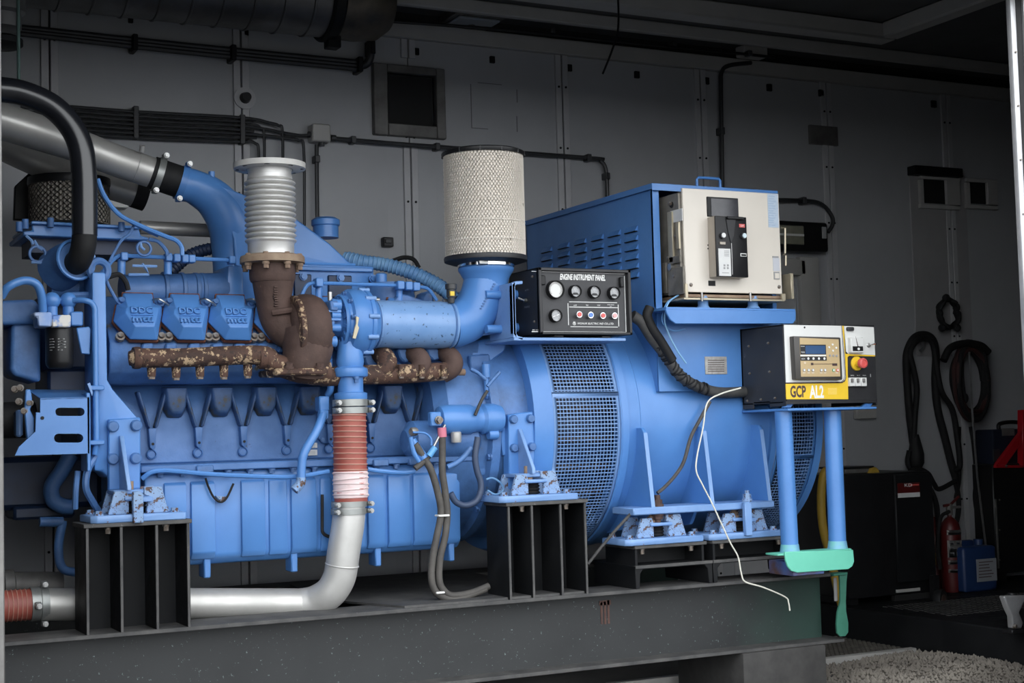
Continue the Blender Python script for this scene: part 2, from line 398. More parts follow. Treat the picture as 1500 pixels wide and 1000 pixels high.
MB().box(xr+.018, xr+.05, 3.99, 4.03, 1.1, 2.62).build('door_seal', blackm, dr, bevel=.008, seg=2)
MB().box(xr+.052, xr+.22, 3.985, 4.05, -.05, 2.62).build('door_leaf', silverj, dr)
mb = MB(); zt = P(1490,500,4.0).z
mb.tube([V(xr+.03,3.95,zt+.02), V(xr+.002,3.95,zt-.06), V(xr-.002,3.95,zt-.14), V(xr+.02,3.95,zt-.24), V(xr+.06,3.95,zt-.3)], .006)
mb.build('door_handle', steel, dr)
# ceiling beams that frame the roof hatch
for nm, a in (('ceiling_beam', (-1.2, 5.1, 5.78, 5.9)), ('ceiling_beam', None)):
    if a:
        z = P(1150,38,5.78).z; xc = P(1292,56,5.78).x
        struct(MB().box(-1.2, xc+.1, 5.78, 5.9, z, CZ), nm, trimm, bevel=.01)
    else:
        struct(MB().box(xc, xc+.1, 4.0, 5.78, z, CZ), nm, trimm, bevel=.01)
struct(MB().box(-1.2, 8.5, 6.2, 6.24, CZ-.06, CZ), 'ceiling_beam', trimm, bevel=.005)
# vent window in the back wall
w1 = struct(MB().box(wv[0]-.03, wv[1]+.03, WY+.12, WY+.14, wv[2]-.03, wv[3]+.03), 'window_1', dark)
xo, x1o, zo0, zo1 = P(548,150,WY-.03).x, P(653,150,WY-.03).x, P(601,200,WY-.03).z, P(600,96,WY-.03).z
for nm, a in (('window_frame', (xo, wv[0], zo0, zo1)), ('window_frame', (wv[1], x1o, zo0, zo1)), ('window_frame', (wv[0], wv[1], wv[3], zo1)), ('window_frame', (wv[0], wv[1], zo0, wv[2]))):
    MB().box(a[0], a[1], WY-.03, WY+.02, a[2], a[3]).build(nm, frame_m, w1, bevel=.004)
MB().box(wv[0], wv[1], WY+.04, WY+.05, (wv[2]+wv[3])/2-.004, (wv[2]+wv[3])/2+.004).build('window_bar', frame_m, w1)
MB().box(wv[1]-.06, wv[1]-.05, WY+.03, WY+.05, wv[2], wv[3]-.04).build('window_bar', frame_m, w1)
for k, (x0, y0, x1, y1) in enumerate(((1349,258,1407,306),(1417,262,1462,306))):
    w = struct(MB().rect(x0+5, y0+5, x1-20 if k == 0 else x1-15, y1-8, WY-.012, .012), 'window_%d' % (k+2), dark)
    for q in ((x0,y0,x1,y0+5),(x0,y1-6,x1,y1),(x0,y0+5,x0+5,y1-6),(x1-20 if k==0 else x1-15,y0+5,x1,y1-6)):
        MB().rect(*q, WY-.03, .03).build('window_frame', trimm, w, bevel=.003)
    if k == 0: MB().rect(x0-8, y0-14, x1+4, y0-1, WY-.07, .07).build('window_hood', black, w, bevel=.004)
# door in the back wall behind the generator
d1 = struct(MB().rect(1070, 418, 1182, 880, WY-.004, .012), 'door_1', batten)
for q in ((1182,376,1211,900),(1040,376,1182,402)):
    MB().rect(*q, WY-.05, .05).build('door_frame', trimm, d1, bevel=.012, seg=2)
MB().rect(1176, 402, 1184, 880, WY-.02, .03).build('door_stop', batten, d1, bevel=.004)
# board behind the hanging cables
MB().rect(1338, 255, 1420, 522, WY-.008, .01).build('mounting_board', mat('pale_board', (.34,.33,.33), (.30,.295,.295), 5, .7, spots=(.1,.1,.1), sscale=40, sth=.74), wb, bevel=.002)
MB().rect(1255, 588, 1284, 613, WY-.03, .03).build('socket_plate', trimm, wb, bevel=.003)
MB().rect(1187, 184, 1228, 212, WY-.02, .02).build('blank_plate', frame_m, wb, bevel=.003)
wall_line = mat('old_sealant', (.16,.16,.16), None, 5, .7)
for q in ((690,123,691,187),(757,131,758,150),(757,170,758,193),(700,122,735,123),(691,187.5,715,188.5)):
    MB().rect(*q, WY-.002, .003).build('hatch_outline', wall_line, wb)

# ------------------------------------------------------------------ services on the wall and ceiling
def pipe(name, pts, px, Y, m, label, cat, group=None, n=8, k=5, clips=(), sm=True, r=None):
    pp = [P(a[0], a[1], a[2] if len(a) > 2 else Y) for a in pts]
    r = r or rad(pp[len(pp)//2], px)
    o = MB().tube(pp, r, n, k, sm=sm).build(name, m, None, label=label, cat=cat, group=group)
    for a, b in clips:
        c = P(a, b, Y); MB().box(c.x-.012, c.x+.012, Y-r*1.5, Y+r*1.4+.02, c.z-r*1.7, c.z+r*1.7).build('pipe_clip', conduit, o, bevel=.003)
    return o
lab = ['topmost of the black conduits in the bundle along the left wall', 'second black conduit from the top of the left wall bundle', 'third black conduit from the top of the left wall bundle',
       'fourth black conduit down, middle of the left wall bundle', 'third black conduit from the bottom of the left wall bundle', 'second black conduit from the bottom of the left wall bundle', 'bottom black conduit of the left wall bundle']
ends = [[(395,180),(408,184),(414,196),(414,300)], [(372,182),(382,188),(387,200),(387,300)], [(430,197),(452,198)], [(345,190),(372,192)], [(420,202),(438,206),(445,218),(446,330)], [(345,200),(376,202)], [(362,206),(374,210),(379,222),(379,300)]]
for i in range(7):
    y0 = 156+i*6.6; y1 = 172+i*5.9
    st = [(30, y0-6), (200, y0+(y1-y0)*.42+.8), (352, y1)]
    pipe('wall_conduit', st+ends[i], 2.3, WY-.04, conduit, lab[i], 'conduit', 'black conduits along the left wall', clips=((199, y0+3.5), (355, y1)))
jb = MB().rect(458, 181, 485, 207, WY-.07, .07).build('junction_box', trimm, None, bevel=.006, label='small grey square junction box on the back wall right of the conduit bundle', cat='junction box')
for a, b in ((455,197),(488,202)): c = P(a,b,WY-.035); MB().cyl(c-V(.012,0,0), c+V(.012,0,0), .014).build('cable_gland', conduit, jb)
c = P(471,210,WY-.035); MB().cyl(c-V(0,0,.012), c+V(0,0,.012), .014).build('cable_gland', conduit, jb)
pipe('wall_conduit', [(464,212),(464,240),(465,330)], 3.2, WY-.04, conduit, 'black conduit dropping straight down from the grey junction box', 'conduit', clips=((464,233),))
pipe('wall_conduit', [(492,203),(600,212),(860,231),(880,236),(888,252),(890,300)], 3, WY-.04, conduit, 'long black conduit running right from the junction box behind the white air filter', 'conduit', clips=((517,205),(640,215),(862,231),(889,258)))
cb = thing('cable_trunking', 'thick black bundle of cables high on the left back wall', 'cable', P(300,70,WY-.05))
for k in range(3):
    MB().tube([P(30,40+k*4.5,WY-.05), P(280,67+k*5,WY-.05), P(524,91+k*5,WY-.05)], .013, 8).build('cable', conduit, cb)
MB().tube([P(524,96,WY-.05), P(536,94,WY-.05), P(542,84,WY-.06), P(543,66,WY-.06)], .02, 10).build('elbow', conduit, cb)
for a, b in ((196,64),(340,79),(525,96),(543,70)):
    c = P(a,b,WY-.05); MB().box(c.x-.012,c.x+.012,WY-.085,WY,c.z-.036,c.z+.036).build('cable_clip', blackp, cb, bevel=.004)
# spiral duct under the ceiling
DY = 6.1; dr_ = .17
d = thing('spiral_duct', 'large round grey spiral duct under the ceiling at upper left', 'duct', P(300,10,DY))
zc = P(400,46,DY).z+dr_; x0, x1 = -1.1, P(490,40,DY).x
prof = []
nrib = 26
for i in range(nrib):
    t = x0+(x1-x0)*i/nrib; s = (x1-x0)/nrib
    prof += [(dr_, t), (dr_, t+s-.014), (dr_+.006, t+s-.011), (dr_+.006, t+s-.005), (dr_, t+s-.002)]
MB().lathe(prof, (0,DY,zc), (1,0,0), 36).build('duct_tube', ductm, d)
MB().lathe([(dr_+.012,0),(dr_+.02,.01),(dr_+.02,.05),(dr_+.012,.06)], (x1-.06,DY,zc), (1,0,0), 36).build('duct_clamp', black, d)
MB().lathe([(dr_,0),(dr_+.004,.1),(dr_-.01,.2),(dr_-.05,.25)], (x1,DY,zc), (1,0,0), 36).build('duct_end', mat('stained_duct', (.13,.11,.085),(.06,.055,.05),9,.5,metal=.5), d)
c = P(487,62,DY); MB().box(c.x-.03,c.x+.03,DY-.03,DY+.03,zc-dr_-.05,zc-dr_+.005).build('duct_bracket', black, d, bevel=.004)
for q in (x0+.6, x1-.03): MB().box(q-.012,q+.012,DY-.01,DY+.01,zc+dr_-.01,CZ).build('duct_hanger', black, d)
d2 = thing('exhaust_stub', 'dim grey round duct stub hanging in the top left corner', 'duct', P(5,30,5.6))
c = P(2,30,5.6); MB().lathe([(.07,.55),(.07,.1),(.085,.09),(.085,.03),(.07,.02),(.07,-.03)], c, (0,0,1), 28).build('duct_tube', ductm, d2)
MB().lathe([(.06,0),(.075,.01),(.075,.03),(.06,.04)], c-V(0,0,.1), (0,0,1), 28).build('duct_rim', black, d2)
c = P(27,60,5.35); MB().cyl(V(c.x,5.35,P(27,118,5.35).z), V(c.x,5.35,CZ), .006, n=8).build('drop_rod', mat('verdigris', (.06,.11,.10), None, 5, .6), None, label='thin greenish hanger rod above the big black elbow hose', cat='rod')
# ceiling lamp, cable with clips, drops
cl = thing('ceiling_lamp', 'unlit square grey lamp under the dark ceiling above the vent window', 'lamp', P(690,36,6.05))
c = PZ(690,36,CZ-.05); MB().box(c.x-.13,c.x+.13,c.y-.12,c.y+.12,CZ-.04,CZ).build('lamp_body', frame_m, cl, bevel=.006)
MB().box(c.x-.11,c.x+.11,c.y-.1,c.y+.1,CZ-.055,CZ-.04).build('lamp_glass', mat('frosted_lamp', (.30,.33,.36), None, 5, .3), cl, bevel=.006)
MB().cyl((c.x,c.y,CZ-.06),(c.x,c.y,CZ-.054),.02).build('lamp_sensor', frame_m, cl)
pipe('ceiling_cable', [(555,30),(730,43),(900,60),(1060,76),(1135,84)], 2, 6.25, blackp, 'black cable clipped along the ceiling above the back wall', 'cable', clips=((809,45),(987,64),(1098,78)), r=.008)
pipe('hanging_wire', [(905,-10),(906,25),(904,50),(895,78),(883,108)], 1.4, 5.7, blackp, 'loose black wire dangling from the ceiling over the generator box', 'wire', r=.005)
pipe('wall_conduit', [(1100,92),(1068,96),(1057,106),(1056,130),(1057,200),(1058,290)], 3.2, WY-.04, conduit, 'black vertical conduit dropping behind the blue box handle', 'conduit', clips=((1057,192),))
jb = MB().rect(1090, 66, 1125, 82, 6.3, .08).build('junction_box', trimm, None, bevel=.006, label='dim grey box on the ceiling cable above the dropping conduit', cat='junction box')
sk = thing('wall_socket', 'small black socket box low on the wall left of the white air filter', 'socket', P(569,354,WY))
MB().rect(562, 347, 577, 361, WY-.035, .035).build('socket_body', blackp, sk, bevel=.004)
MB().rect(565, 350, 574, 356, WY-.042, .008).build('socket_cover', conduit, sk, bevel=.002)
cp = thing('wall_switch', 'round grey cover plate with a black knob on the left wall', 'switch', P(358,145,WY))
c = P(357,145,WY); MB().cyl((c.x,WY-.022,c.z),(c.x,WY,c.z),.05,n=28).build('cover_plate', batten, cp)
MB().cyl((c.x,WY-.055,c.z),(c.x,WY-.022,c.z),.02,.026,n=14).build('knob', blackp, cp)
# floodlight with its conduit
fl = thing('floodlight', 'black rectangular floodlight on the wall behind the circuit breaker', 'lamp', P(1175,345,WY-.08))
MB().rect(1100, 323, 1214, 367, WY-.09, .08).build('lamp_housing', blackp, fl, bevel=.016, seg=3)
MB().rect(1106, 329, 1178, 357, WY-.096, .01).build('lamp_glass', lens_m, fl, bevel=.003)
MB().rect(1205, 332, 1211, 349, WY-.096, .01).build('lamp_badge', greyink, fl, bevel=.002)
MB().rect(1140, 342, 1178, 345, WY-.10, .01).build('lamp_tube', gauge, fl)
pipe('lamp_conduit', [(1100,292),(1180,294),(1205,300),(1219,318),(1219,330),(1213,340)], 3, WY-.04, conduit, 'curved black conduit feeding the wall floodlight', 'conduit', clips=((1177,294),))
# ------------------------------------------------------------------ skid: beams, pedestals, spacers, mounts
BT = .45; BB = .168; FY = 4.89
def ibeam(x0, x1, y, label):
    t = thing('steel_beam', label, 'steel beam', (0, y+.1, BB))
    MB().box(x0, x1-.03, y, y+.2, BT-.014, BT).build('top_flange', flange, t, bevel=.002)
    MB().box(x0, x1-.03, y+.094, y+.106, BB+.014, BT-.014).build('web', beamm, t)
    MB().box(x0, x1+.012, y, y+.2, BB, BB+.014).build('bottom_flange', flange, t, bevel=.002)
    return t
b1 = ibeam(.1, 3.985, FY, 'long black steel I beam along the front, under the blue machine')
mb = MB()
for x0, x1, y0, y1 in ((880,883,882,914),(885,888,881,914),(890,893,879,913),(878,895,879,886)):
    mb.rect(x0, y0, x1, y1, FY+.092, .003)
mb.build('primer_patch', rustb, b1)
ibeam(.1, 3.985, 5.95, 'black steel I beam at the back, mostly hidden under the engine')
xa, xb = PZ(545,885,BT).x, P(718,868,5.0).x
dp = thing('deck_plate', 'dusty black steel plate on the front beam beside the silver pipe bend', 'steel plate', (xa, 5.3, BT))
MB().prismz([(PZ(590,884,BT).x-.05,4.905),(xb+.35,4.905),(xb+.35,5.95),(xa-.02,5.95),(xa-.1,5.3)], BT, BT+.008).build('plate', flange, dp)
MB().box(xa+.1, xa+.15, 5.1, 5.94, BT-.2, BT).build('cross_rib', black, dp)
bl = MB().box(P(1085,985,4.9).x, P(1207,985,4.9).x, 4.88, 5.35, -.04, BB).build('support_block', wood, None, bevel=.008, seg=2, label='dark grey block on the ground carrying the right end of the black beam', cat='block')
MB().box(.9, 1.25, 4.88, 5.35, -.04, BB).build('support_block', wood, None, bevel=.008, label='dark grey block carrying the left end of the black beam', cat='block')

PT = .80
def pedestal(fx, label):
    t = thing('support_pedestal', label, 'pedestal', ((fx[0]+fx[-1])/2, 4.98, BT), 'black steel pedestals under the engine feet')
    X = [P(q, 830, 4.895).x for q in fx]
    for i, x in enumerate(X):
        MB().box(x-.006, x+.006, 4.895, 5.07, BT, PT-.014).build('fin', black, t, bevel=.0015)
        if i: MB().box(X[i-1]+.006, x-.006, 5.04, 5.052, BT, PT-.014).build('back_plate', black, t)
    mb = MB()
    for x in X: mb.box(x-.004, x+.004, 4.892, 4.896, BT, PT-.014)
    mb.build('pale_edge', flange, t)  # lighter strip along the front edge of each fin
    MB().box(X[0]-.012, X[-1]+.012, 4.888, 5.075, PT-.014, PT).build('top_plate', flange, t, bevel=.002)
    for q in (.22, .80):
        x = X[0]+(X[-1]-X[0])*q; MB().bolt((x, 4.925, PT-.014), (0,0,-1), .009, .022).build('bolt', bolts, t)
    mb = MB(); rs = random.Random(5)
    for x in X[:-1]:
        for k in range(26):
            z = rs.uniform(BT+.02, PT-.05); mb.sph((x+.0075, rs.uniform(4.93,4.94), z), rs.uniform(.0012,.003), 5)
    mb.build('weld_spatter', bolts, t, kind='stuff')
    return X
Xa = pedestal((128,178,230,276), 'black finned steel pedestal under the left engine foot')
Xb = pedestal((747,781,823,859), 'black finned steel pedestal between the sump and the round mesh guard')

def spacer(x0, x1, ztop, label, x2=None):
    t = thing('spacer_channel', label, 'steel channel', ((x0+x1)/2, 5.0, BT))
    zt = P(930,829,4.895).z
    MB().prism([(x0-.006,BT),(x0+.012,BT),(x0+.016,zt-.03),(x0+.03,zt-.014),(x1-.03,zt-.014),(x1-.016,zt-.03),(x1-.012,BT),(x1+.006,BT),(x1+.006,zt),(x0-.006,zt)], 4.89, 5.2).build('channel', black, t, bevel=.002)
    MB().prism([(x0-.006,zt-.01),(x1+.006,zt-.01),(x1+.006,zt+.001),(x0-.006,zt+.001)], 4.886, 4.9).build('pale_edge', flange, t)  # lighter strip along the channel's front edge
    for x in (x0+.006, (x2 or x1)-.03):
        MB().box(x-.005, x+.005, 4.9, 5.12, zt, ztop-.014).build('riser', black, t)
    MB().box(x0+.011, (x2 or x1)-.035, 5.02, 5.03, zt, ztop-.014).build('riser', black, t)
    MB().box(x0-.004, (x2 or x1)-.014, 4.892, 5.13, ztop-.014, ztop).build('top_plate', flange, t, bevel=.002)
    for q in (.15, .85):
        x = x0+((x2 or x1)-.02-x0)*q; MB().bolt((x, 4.925, ztop-.014), (0,0,-1), .009, .022).build('bolt', bolts, t)
AZ = P(931,799,4.895).z
X3 = P(932,845,4.895).x, P(1041,840,4.895).x
spacer(X3[0], X3[1], AZ, 'black channel spacer with curved corners under the left alternator foot')
X4 = P(1046,838,4.895).x, P(1160,830,4.895).x
spacer(X4[0], X4[1]+.12, AZ, 'black channel spacer beside the mint green bracket', X4[1]+.04)

def mount(xl, xr, zb, label, bar=None, tilt=0):
    t = thing('vibration_mount', label, 'vibration mount', ((xl+xr)/2, 4.98, zb), 'blue vibration mounts')
    w = xr-xl; f = lambda q: xl+w*q
    MB().prismz([(xl,4.9),(xl+.02,4.885),(xr-.01,4.885),(xr,4.89),(xr,5.07),(xl,5.07)], zb, zb+.024).build('base_plate', bluep, t, bevel=.003)
    for s in (0, 1):
        a = [(.2,0),(.42,0),(.42,.055),(.40,.075),(.27,.075)] if not s else [(.60,0),(.84,0),(.77,.085),(.58,.085),(.58,.06),(.63,.055)]
        z = zb+.024
        MB().prism([(f(p), z+q) for p, q in a], 4.925, 4.94).build('stop_bracket', bluer, t, bevel=.002)
        MB().prism([(f(p), z+q) for p, q in a], 5.03, 5.045).build('stop_bracket', bluer, t, bevel=.002)
    c = V(f(.52), 4.985, zb+.024)
    MB().lathe([(.035,0),(.042,.006),(.036,.012),(.042,.018),(.036,.024),(.042,.03),(.036,.036),(.04,.042)], c, (0,0,1), 20).build('rubber', blackm, t)
    MB().box(f(.37), f(.66), 4.918, 5.035, zb+.066, zb+.08).build('top_plate', bluep, t, bevel=.006, seg=2)
    sp_ = V(f(.46), 4.96, c.z); m2 = MB().cyl(sp_+V(0,0,.056), sp_+V(0,0,.105), .011, n=10); m2.bolt(sp_+V(0,0,.056), (0,0,1), .017, .022); m2.build('stud', rustf, t)
    for q, yy in ((.1,4.92),(.1,5.05),(.9,4.92),(.9,5.05)):
        MB().bolt((f(q), yy, zb+.024), (0,0,1), .012, .014).build('bolt', bluer, t)
    if bar:
        x, h0, h1 = bar
        MB().prism([(x-.017,zb+h0),(x+.017,zb+h0),(x+.017,zb+h1-.012),(x+.004,zb+h1),(x-.017,zb+h1-.004)], 4.872, 4.893).build('stop_bar', bluep if tilt else bluer, t, bevel=.003)
        MB().box(x+.017, x+.055, 4.9, 4.93, zb+.062, zb+.078).build('stop_tab', bluep, t, bevel=.002)
mount(P(133,760,4.89).x, P(273,752,4.89).x, PT, 'rusty blue vibration mount on the left pedestal, with a pale upright stop', (P(202,745,4.88).x, -.004, .10))
mount(P(732,728,4.89).x, P(847,720,4.89).x, PT, 'rust speckled blue vibration mount on the pedestal before the mesh guard')
mount(P(917,795,4.89).x, P(1031,787,4.89).x, AZ, 'blue vibration mount with rusty bolt under the left alternator foot')
mount(P(1040,787,4.89).x, P(1150,778,4.89).x, AZ, 'blue vibration mount behind the two blue posts, with upright stop', (P(1095,750,4.88).x, .01, .145), 1)

# ------------------------------------------------------------------ alternator
AY, AZc, AR = 5.50, 1.08, .51
alt = thing('alternator', 'large round blue alternator with mesh guards at both ends', 'generator', (3.4, AY, .57))
ax = (1, 0, 0)
XM0, XM1, XB1, XM2 = 2.73, 3.03, 3.775, 3.975
MB().lathe([(.30,2.66),(AR-.02,2.66),(AR-.005,2.70),(AR,2.72),(AR+.004,XM0),(AR-.012,XM0+.004),(AR-.05,XM0+.006)], (0,AY,AZc), ax, 72, (1,0)).build('front_ring', blue, alt)
MB().lathe([(AR-.05,XM1-.006),(AR+.002,XM1-.004),(AR+.008,XM1+.002),(AR+.008,XM1+.03),(AR-.004,XM1+.036),(AR-.006,XM1+.09),(AR-.012,XM1+.096),(AR-.012,XB1-.03),(AR-.002,XB1-.026),(AR-.002,XB1),(AR-.05,XB1+.004)], (0,AY,AZc), ax, 96, (0,0)).build('stator_housing', blue, alt)
MB().lathe([(AR-.05,XM2-.004),(AR+.006,XM2-.002),(AR+.010,XM2+.028),(AR-.03,XM2+.04),(.1,XM2+.04)], (0,AY,AZc), ax, 72, (0,1)).build('end_ring', blue, alt)
def guard(xa, xb, nx, nm, band):
    mb = MB(); pitch = .0148; na = int(math.pi*1.3*AR/pitch); a0 = math.pi/2
    pt = lambda a, r, x: V(x, AY-math.sin(a)*r, AZc+math.cos(a)*r)
    def seg(aa, ab, x0, x1, r=AR, t=.0018):
        mb.loops([[pt(aa,r-t,x0),pt(aa,r,x0),pt(aa,r,x1),pt(aa,r-t,x1)], [pt(ab,r-t,x0),pt(ab,r,x0),pt(ab,r,x1),pt(ab,r-t,x1)]])
    h = .0036; st = math.pi*1.3/na; lo = a0-math.pi*.65
    for i in range(na):
        a = lo+i*st; seg(a, a+h/AR, xa, xb)
    for k in range(nx+1):
        x = xa+(xb-xa)*k/nx
        for i in range(0, na, 3): seg(lo+i*st, lo+(i+3)*st, x-h/2 if 0 < k < nx else x-h, x+h/2 if 0 < k < nx else x+h)
    mb.build(nm, bluep, alt, kind='stuff', ang=20)
    mb = MB()
    for a, b in band:
        n = 8; 
        for i in range(n): seg(a0+a+(b-a)*i/n, a0+a+(b-a)*(i+1)/n, xa, xb, AR+.003, .006)
    for i in range(40):
        for x in (xa, xb-.014): seg(lo+i*math.pi*1.3/40, lo+(i+1)*math.pi*1.3/40, x, x+.014, AR+.003, .005)
    mb.build('guard_band', bluep if nm == 'guard_mesh' and xa < 3 else blue, alt, ang=20)
guard(XM0+.002, XM1-.002, 20, 'guard_mesh', ((-.245,-.205),))
guard(XB1+.002, XM2, 14, 'guard_mesh', ((.30,.33),))
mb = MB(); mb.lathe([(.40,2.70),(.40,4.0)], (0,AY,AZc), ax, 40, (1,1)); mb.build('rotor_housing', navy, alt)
for x in (2.83, 2.9, 2.97):
    pass
mb = MB()
for i in range(22):
    a = i*2*math.pi/22; c = V(2.9, AY-math.sin(a)*.41, AZc+math.cos(a)*.41)
    mb.cyl(c-V(.14,0,0), c+V(.14,0,0), .018, n=8)
mb.build('winding_bar', mat('dark_winding', (.02,.022,.03),(.05,.03,.02),8,.5), alt)
# ear plate on the right upper guard and foot: gussets + rail
RZ = P(930,750,4.91).z
MB().box(P(928,748,4.9).x, P(1135,738,4.9).x, 4.90, 5.06, RZ-.012, RZ+.016).build('foot_rail', bluep, alt, bevel=.004)
for q, yb in ((956,742),(1043,735),(1127,731)):
    x = P(q, yb, 4.91).x; zt = AZc-.02
    g = MB().prismx([(4.905,RZ+.016),(4.945,zt-.02),(4.96,zt),(5.06,zt),(5.25,RZ-.1),(5.06,RZ-.07),(5.0,RZ+.016)], x-.008, x+.008).build('gusset', blue, alt, bevel=.002)
    MB().prismx([(4.9045,RZ+.016),(4.9445,zt-.02),(4.9465,zt-.02),(4.9065,RZ+.016)], x-.0085, x+.0085).build('pale_edge', bluep, g)  # paler strip along the gusset's front edge
x = P(964,735,4.93).x
m2 = MB().cyl((x,4.935,RZ-.06),(x,4.935,RZ+.06),.012,n=10); m2.bolt((x,4.935,RZ+.016),(0,0,1),.019,.026); m2.bolt((x,4.935,RZ-.012),(0,0,-1),.019,.02); m2.build('foot_stud', rust, alt)
x = P(1096,715,4.93).x
m2 = MB().cyl((x,4.94,RZ-.06),(x,4.94,RZ+.06),.01,n=10); m2.bolt((x,4.94,RZ+.016),(0,0,1),.017,.03); m2.build('foot_stud', bluer, alt)
MB().rect(1033,521,1065,548,4.996,.004).build('nameplate_backing', plate_m, alt) if False else None

# ------------------------------------------------------------------ terminal box on top of the alternator
TX0, TX1, TY0, TY1, TZ0, TZ1 = 3.21, 3.80, 5.0, 6.08, 1.20, 2.018
tb = thing('terminal_box', 'big blue sheet metal box with louvred side on top of the alternator', 'electrical box', (3.5, 5.5, TZ0))
zs = P(1070,452,5.0).z
MB().box(TX0, TX0+.006, TY0, TY1, TZ0, TZ1).build('side_panel', blue, tb)
MB().box(TX1-.006, TX1, TY0, TY1, TZ0, TZ1).build('side_panel', blue, tb)
MB().box(TX0, TX1, TY1-.006, TY1, TZ0, TZ1).build('back_panel', blue, tb)
MB().box(TX0, TX1, TY0-.004, TY0+.004, TZ0, zs).build('front_panel', blue, tb, bevel=.001)
MB().box(TX0+.006, TX1-.006, TY0+.22, TY0+.226, zs, TZ1).build('inner_partition', dark, tb)
MB().box(TX0, TX0+.03, TY0-.003, TY0+.012, zs, TZ1).build('front_frame', blue, tb, bevel=.001)
MB().box(TX1-.02, TX1, TY0-.003, TY0+.012, zs, TZ1).build('front_frame', blue, tb, bevel=.001)
ld = MB().box(TX0-.012, TX1+.012, TY0-.02, TY1+.012, TZ1, TZ1+.008).build('lid', blue, tb, bevel=.002)
MB().box(TX0-.012, TX1+.012, TY0-.022, TY0-.018, TZ1-.02, TZ1+.006).build('lid_lip', blue, ld)
MB().box(TX0-.013, TX0-.009, TY0-.02, TY1+.012, TZ1-.015, TZ1+.006).build('lid_lip', blue, ld)
for x, y in ((977,271),(1045,274),(1111,279)):
    c = P(x,y,TY0+.03); MB().bolt((c.x,TY0+.03,TZ1+.008),(0,0,1),.006,.01).build('screw', bolts, ld)
hx = P(1021,272,TY0+.06).x, P(1055,274,TY0+.06).x
MB().tube([V(hx[0],TY0+.06,TZ1+.005),V(hx[0],TY0+.06,TZ1+.05),V(hx[0]+.008,TY0+.06,TZ1+.058),V(hx[1]-.008,TY0+.06,TZ1+.058),V(hx[1],TY0+.06,TZ1+.05),V(hx[1],TY0+.06,TZ1+.005)], .006, 8, sm=False).build('handle', blue, ld)
for i in range(6):
    t = i/5
    top = PX(730+.3*(240+t*412), 220+.3*(484-t*99), TX0); 
    for j in range(6):
        z = top.z-j*.0375*(1.0); y = top.y
        lv = MB().loops([[V(TX0,y-.045,z-.012),V(TX0,y-.045,z+.010),V(TX0-.002,y-.045,z+.008),V(TX0-.014,y-.045,z-.012)],
                    [V(TX0,y+.045,z-.012),V(TX0,y+.045,z+.010),V(TX0-.002,y+.045,z+.008),V(TX0-.014,y+.045,z-.012)]]).build('louver', blue, tb, ang=20)
        MB().box(TX0-.012, TX0-.0005, y-.043, y+.043, z-.0145, z-.012).build('louver_slot', dark, lv)
np_ = MB().rect(1033,522,1065,548,TY0-.007,.004).build('nameplate', plate_m, tb, bevel=.001)
mb = MB()
for k in range(6): mb.rect(1037,527+k*3.2,1061,528+k*3.2,TY0-.0078,.001)
mb.build('plate_print', ink, np_)
# ------------------------------------------------------------------ circuit breaker in the box
BY = 4.895
cbk = thing('circuit_breaker', 'cream faced draw-out circuit breaker with black operating module', 'circuit breaker', (3.55, 4.95, zs))
bx0, bx1 = P(1002,350,BY).x, P(1143,350,BY).x; bz0, bz1 = P(1072,429,BY).z, P(1072,279.5,BY).z
MB().box(bx0, bx1, BY, BY+.012, bz0, bz1).build('face_plate', cream, cbk, bevel=.002)
MB().box(bx0+.004, bx1-.004, BY+.012, BY+.26, bz0+.01, bz1-.012).build('breaker_body', mech, cbk, bevel=.002)
sx = TX0+.035
MB().box(bx0-.012, bx0+.002, BY+.014, BY+.24, bz0-.0, bz1-.02).build('side_chassis', mech, cbk)
def PXr(x0, y0, x1, y1, X, d): # rect on plane X (toward -X), thickness d
    ym = (y0+y1)/2; xm = (x0+x1)/2
    a, b = PX(x0,ym,X), PX(x1,ym,X); return (X-d, X, a.y, b.y, PX(xm,y1,X).z, PX(xm,y0,X).z)
sxx = bx0-.012
for nm, q, m_ in (('chassis_rail',(981,310,988,385),zinc),('chassis_rail',(973,385,979,430),mech),('chassis_rail',(993,325,997,365),zinc),('chassis_link',(983,375,999,386),mech),('side_plate',(981,392,1004,432),mech)):
    MB().box(*PXr(*q, sxx, .01)).build(nm, m_, cbk, bevel=.002)
lb = MB().box(*PXr(983,307,1000,325,sxx,.003)).build('side_label', paper, cbk)
for a, b in ((983,298),(985,395),(990,405),(981,378),(992,346)):
    c = PX(a,b,sxx); MB().bolt((sxx,c.y,c.z),(-1,0,0),.007,.012).build('bolt', bolts, cbk)
c = PX(984,300,sxx); MB().cyl((sxx-.002,c.y,c.z),(sxx+.001,c.y,c.z),.013,n=14).build('side_hole', dark, cbk)
c = PX(985,391,sxx); MB().cyl((sxx-.016,c.y,c.z),(sxx,c.y,c.z),.014,n=14).build('roller', steel, cbk)
MB().rect(1036,289,1082,318,BY-.004,.006).build('window_frame', blackp, cbk, bevel=.002)
MB().rect(1042,291.5,1081,317,BY-.006,.004).build('smoked_window', smoke, cbk)
MY = 4.835
mo = MB().rect(1049,317,1095,405.5,MY+.006,BY-MY-.006).build('operating_module', beige, cbk, bevel=.002)
mf = MB().rect(1049,317,1095,405.5,MY,.008).build('module_face', blackp, cbk, bevel=.003, seg=2)
MB().pprism([(1064,321),(1078,321),(1075,345),(1071,356),(1067,340)], MY-.004, .005).build('recess_rib', panel_b, mf, bevel=.001)
MB().rect(1066,317,1090,321,MY-.012,.013).build('charging_handle', blackp, mf, bevel=.002)
rl = MB().rect(1083,328,1091,333,MY-.002,.003).build('state_window', redb, mf)
text('lettering','OFF',1085,329.5,1089.5,331.8,MY-.0025,white,rl)
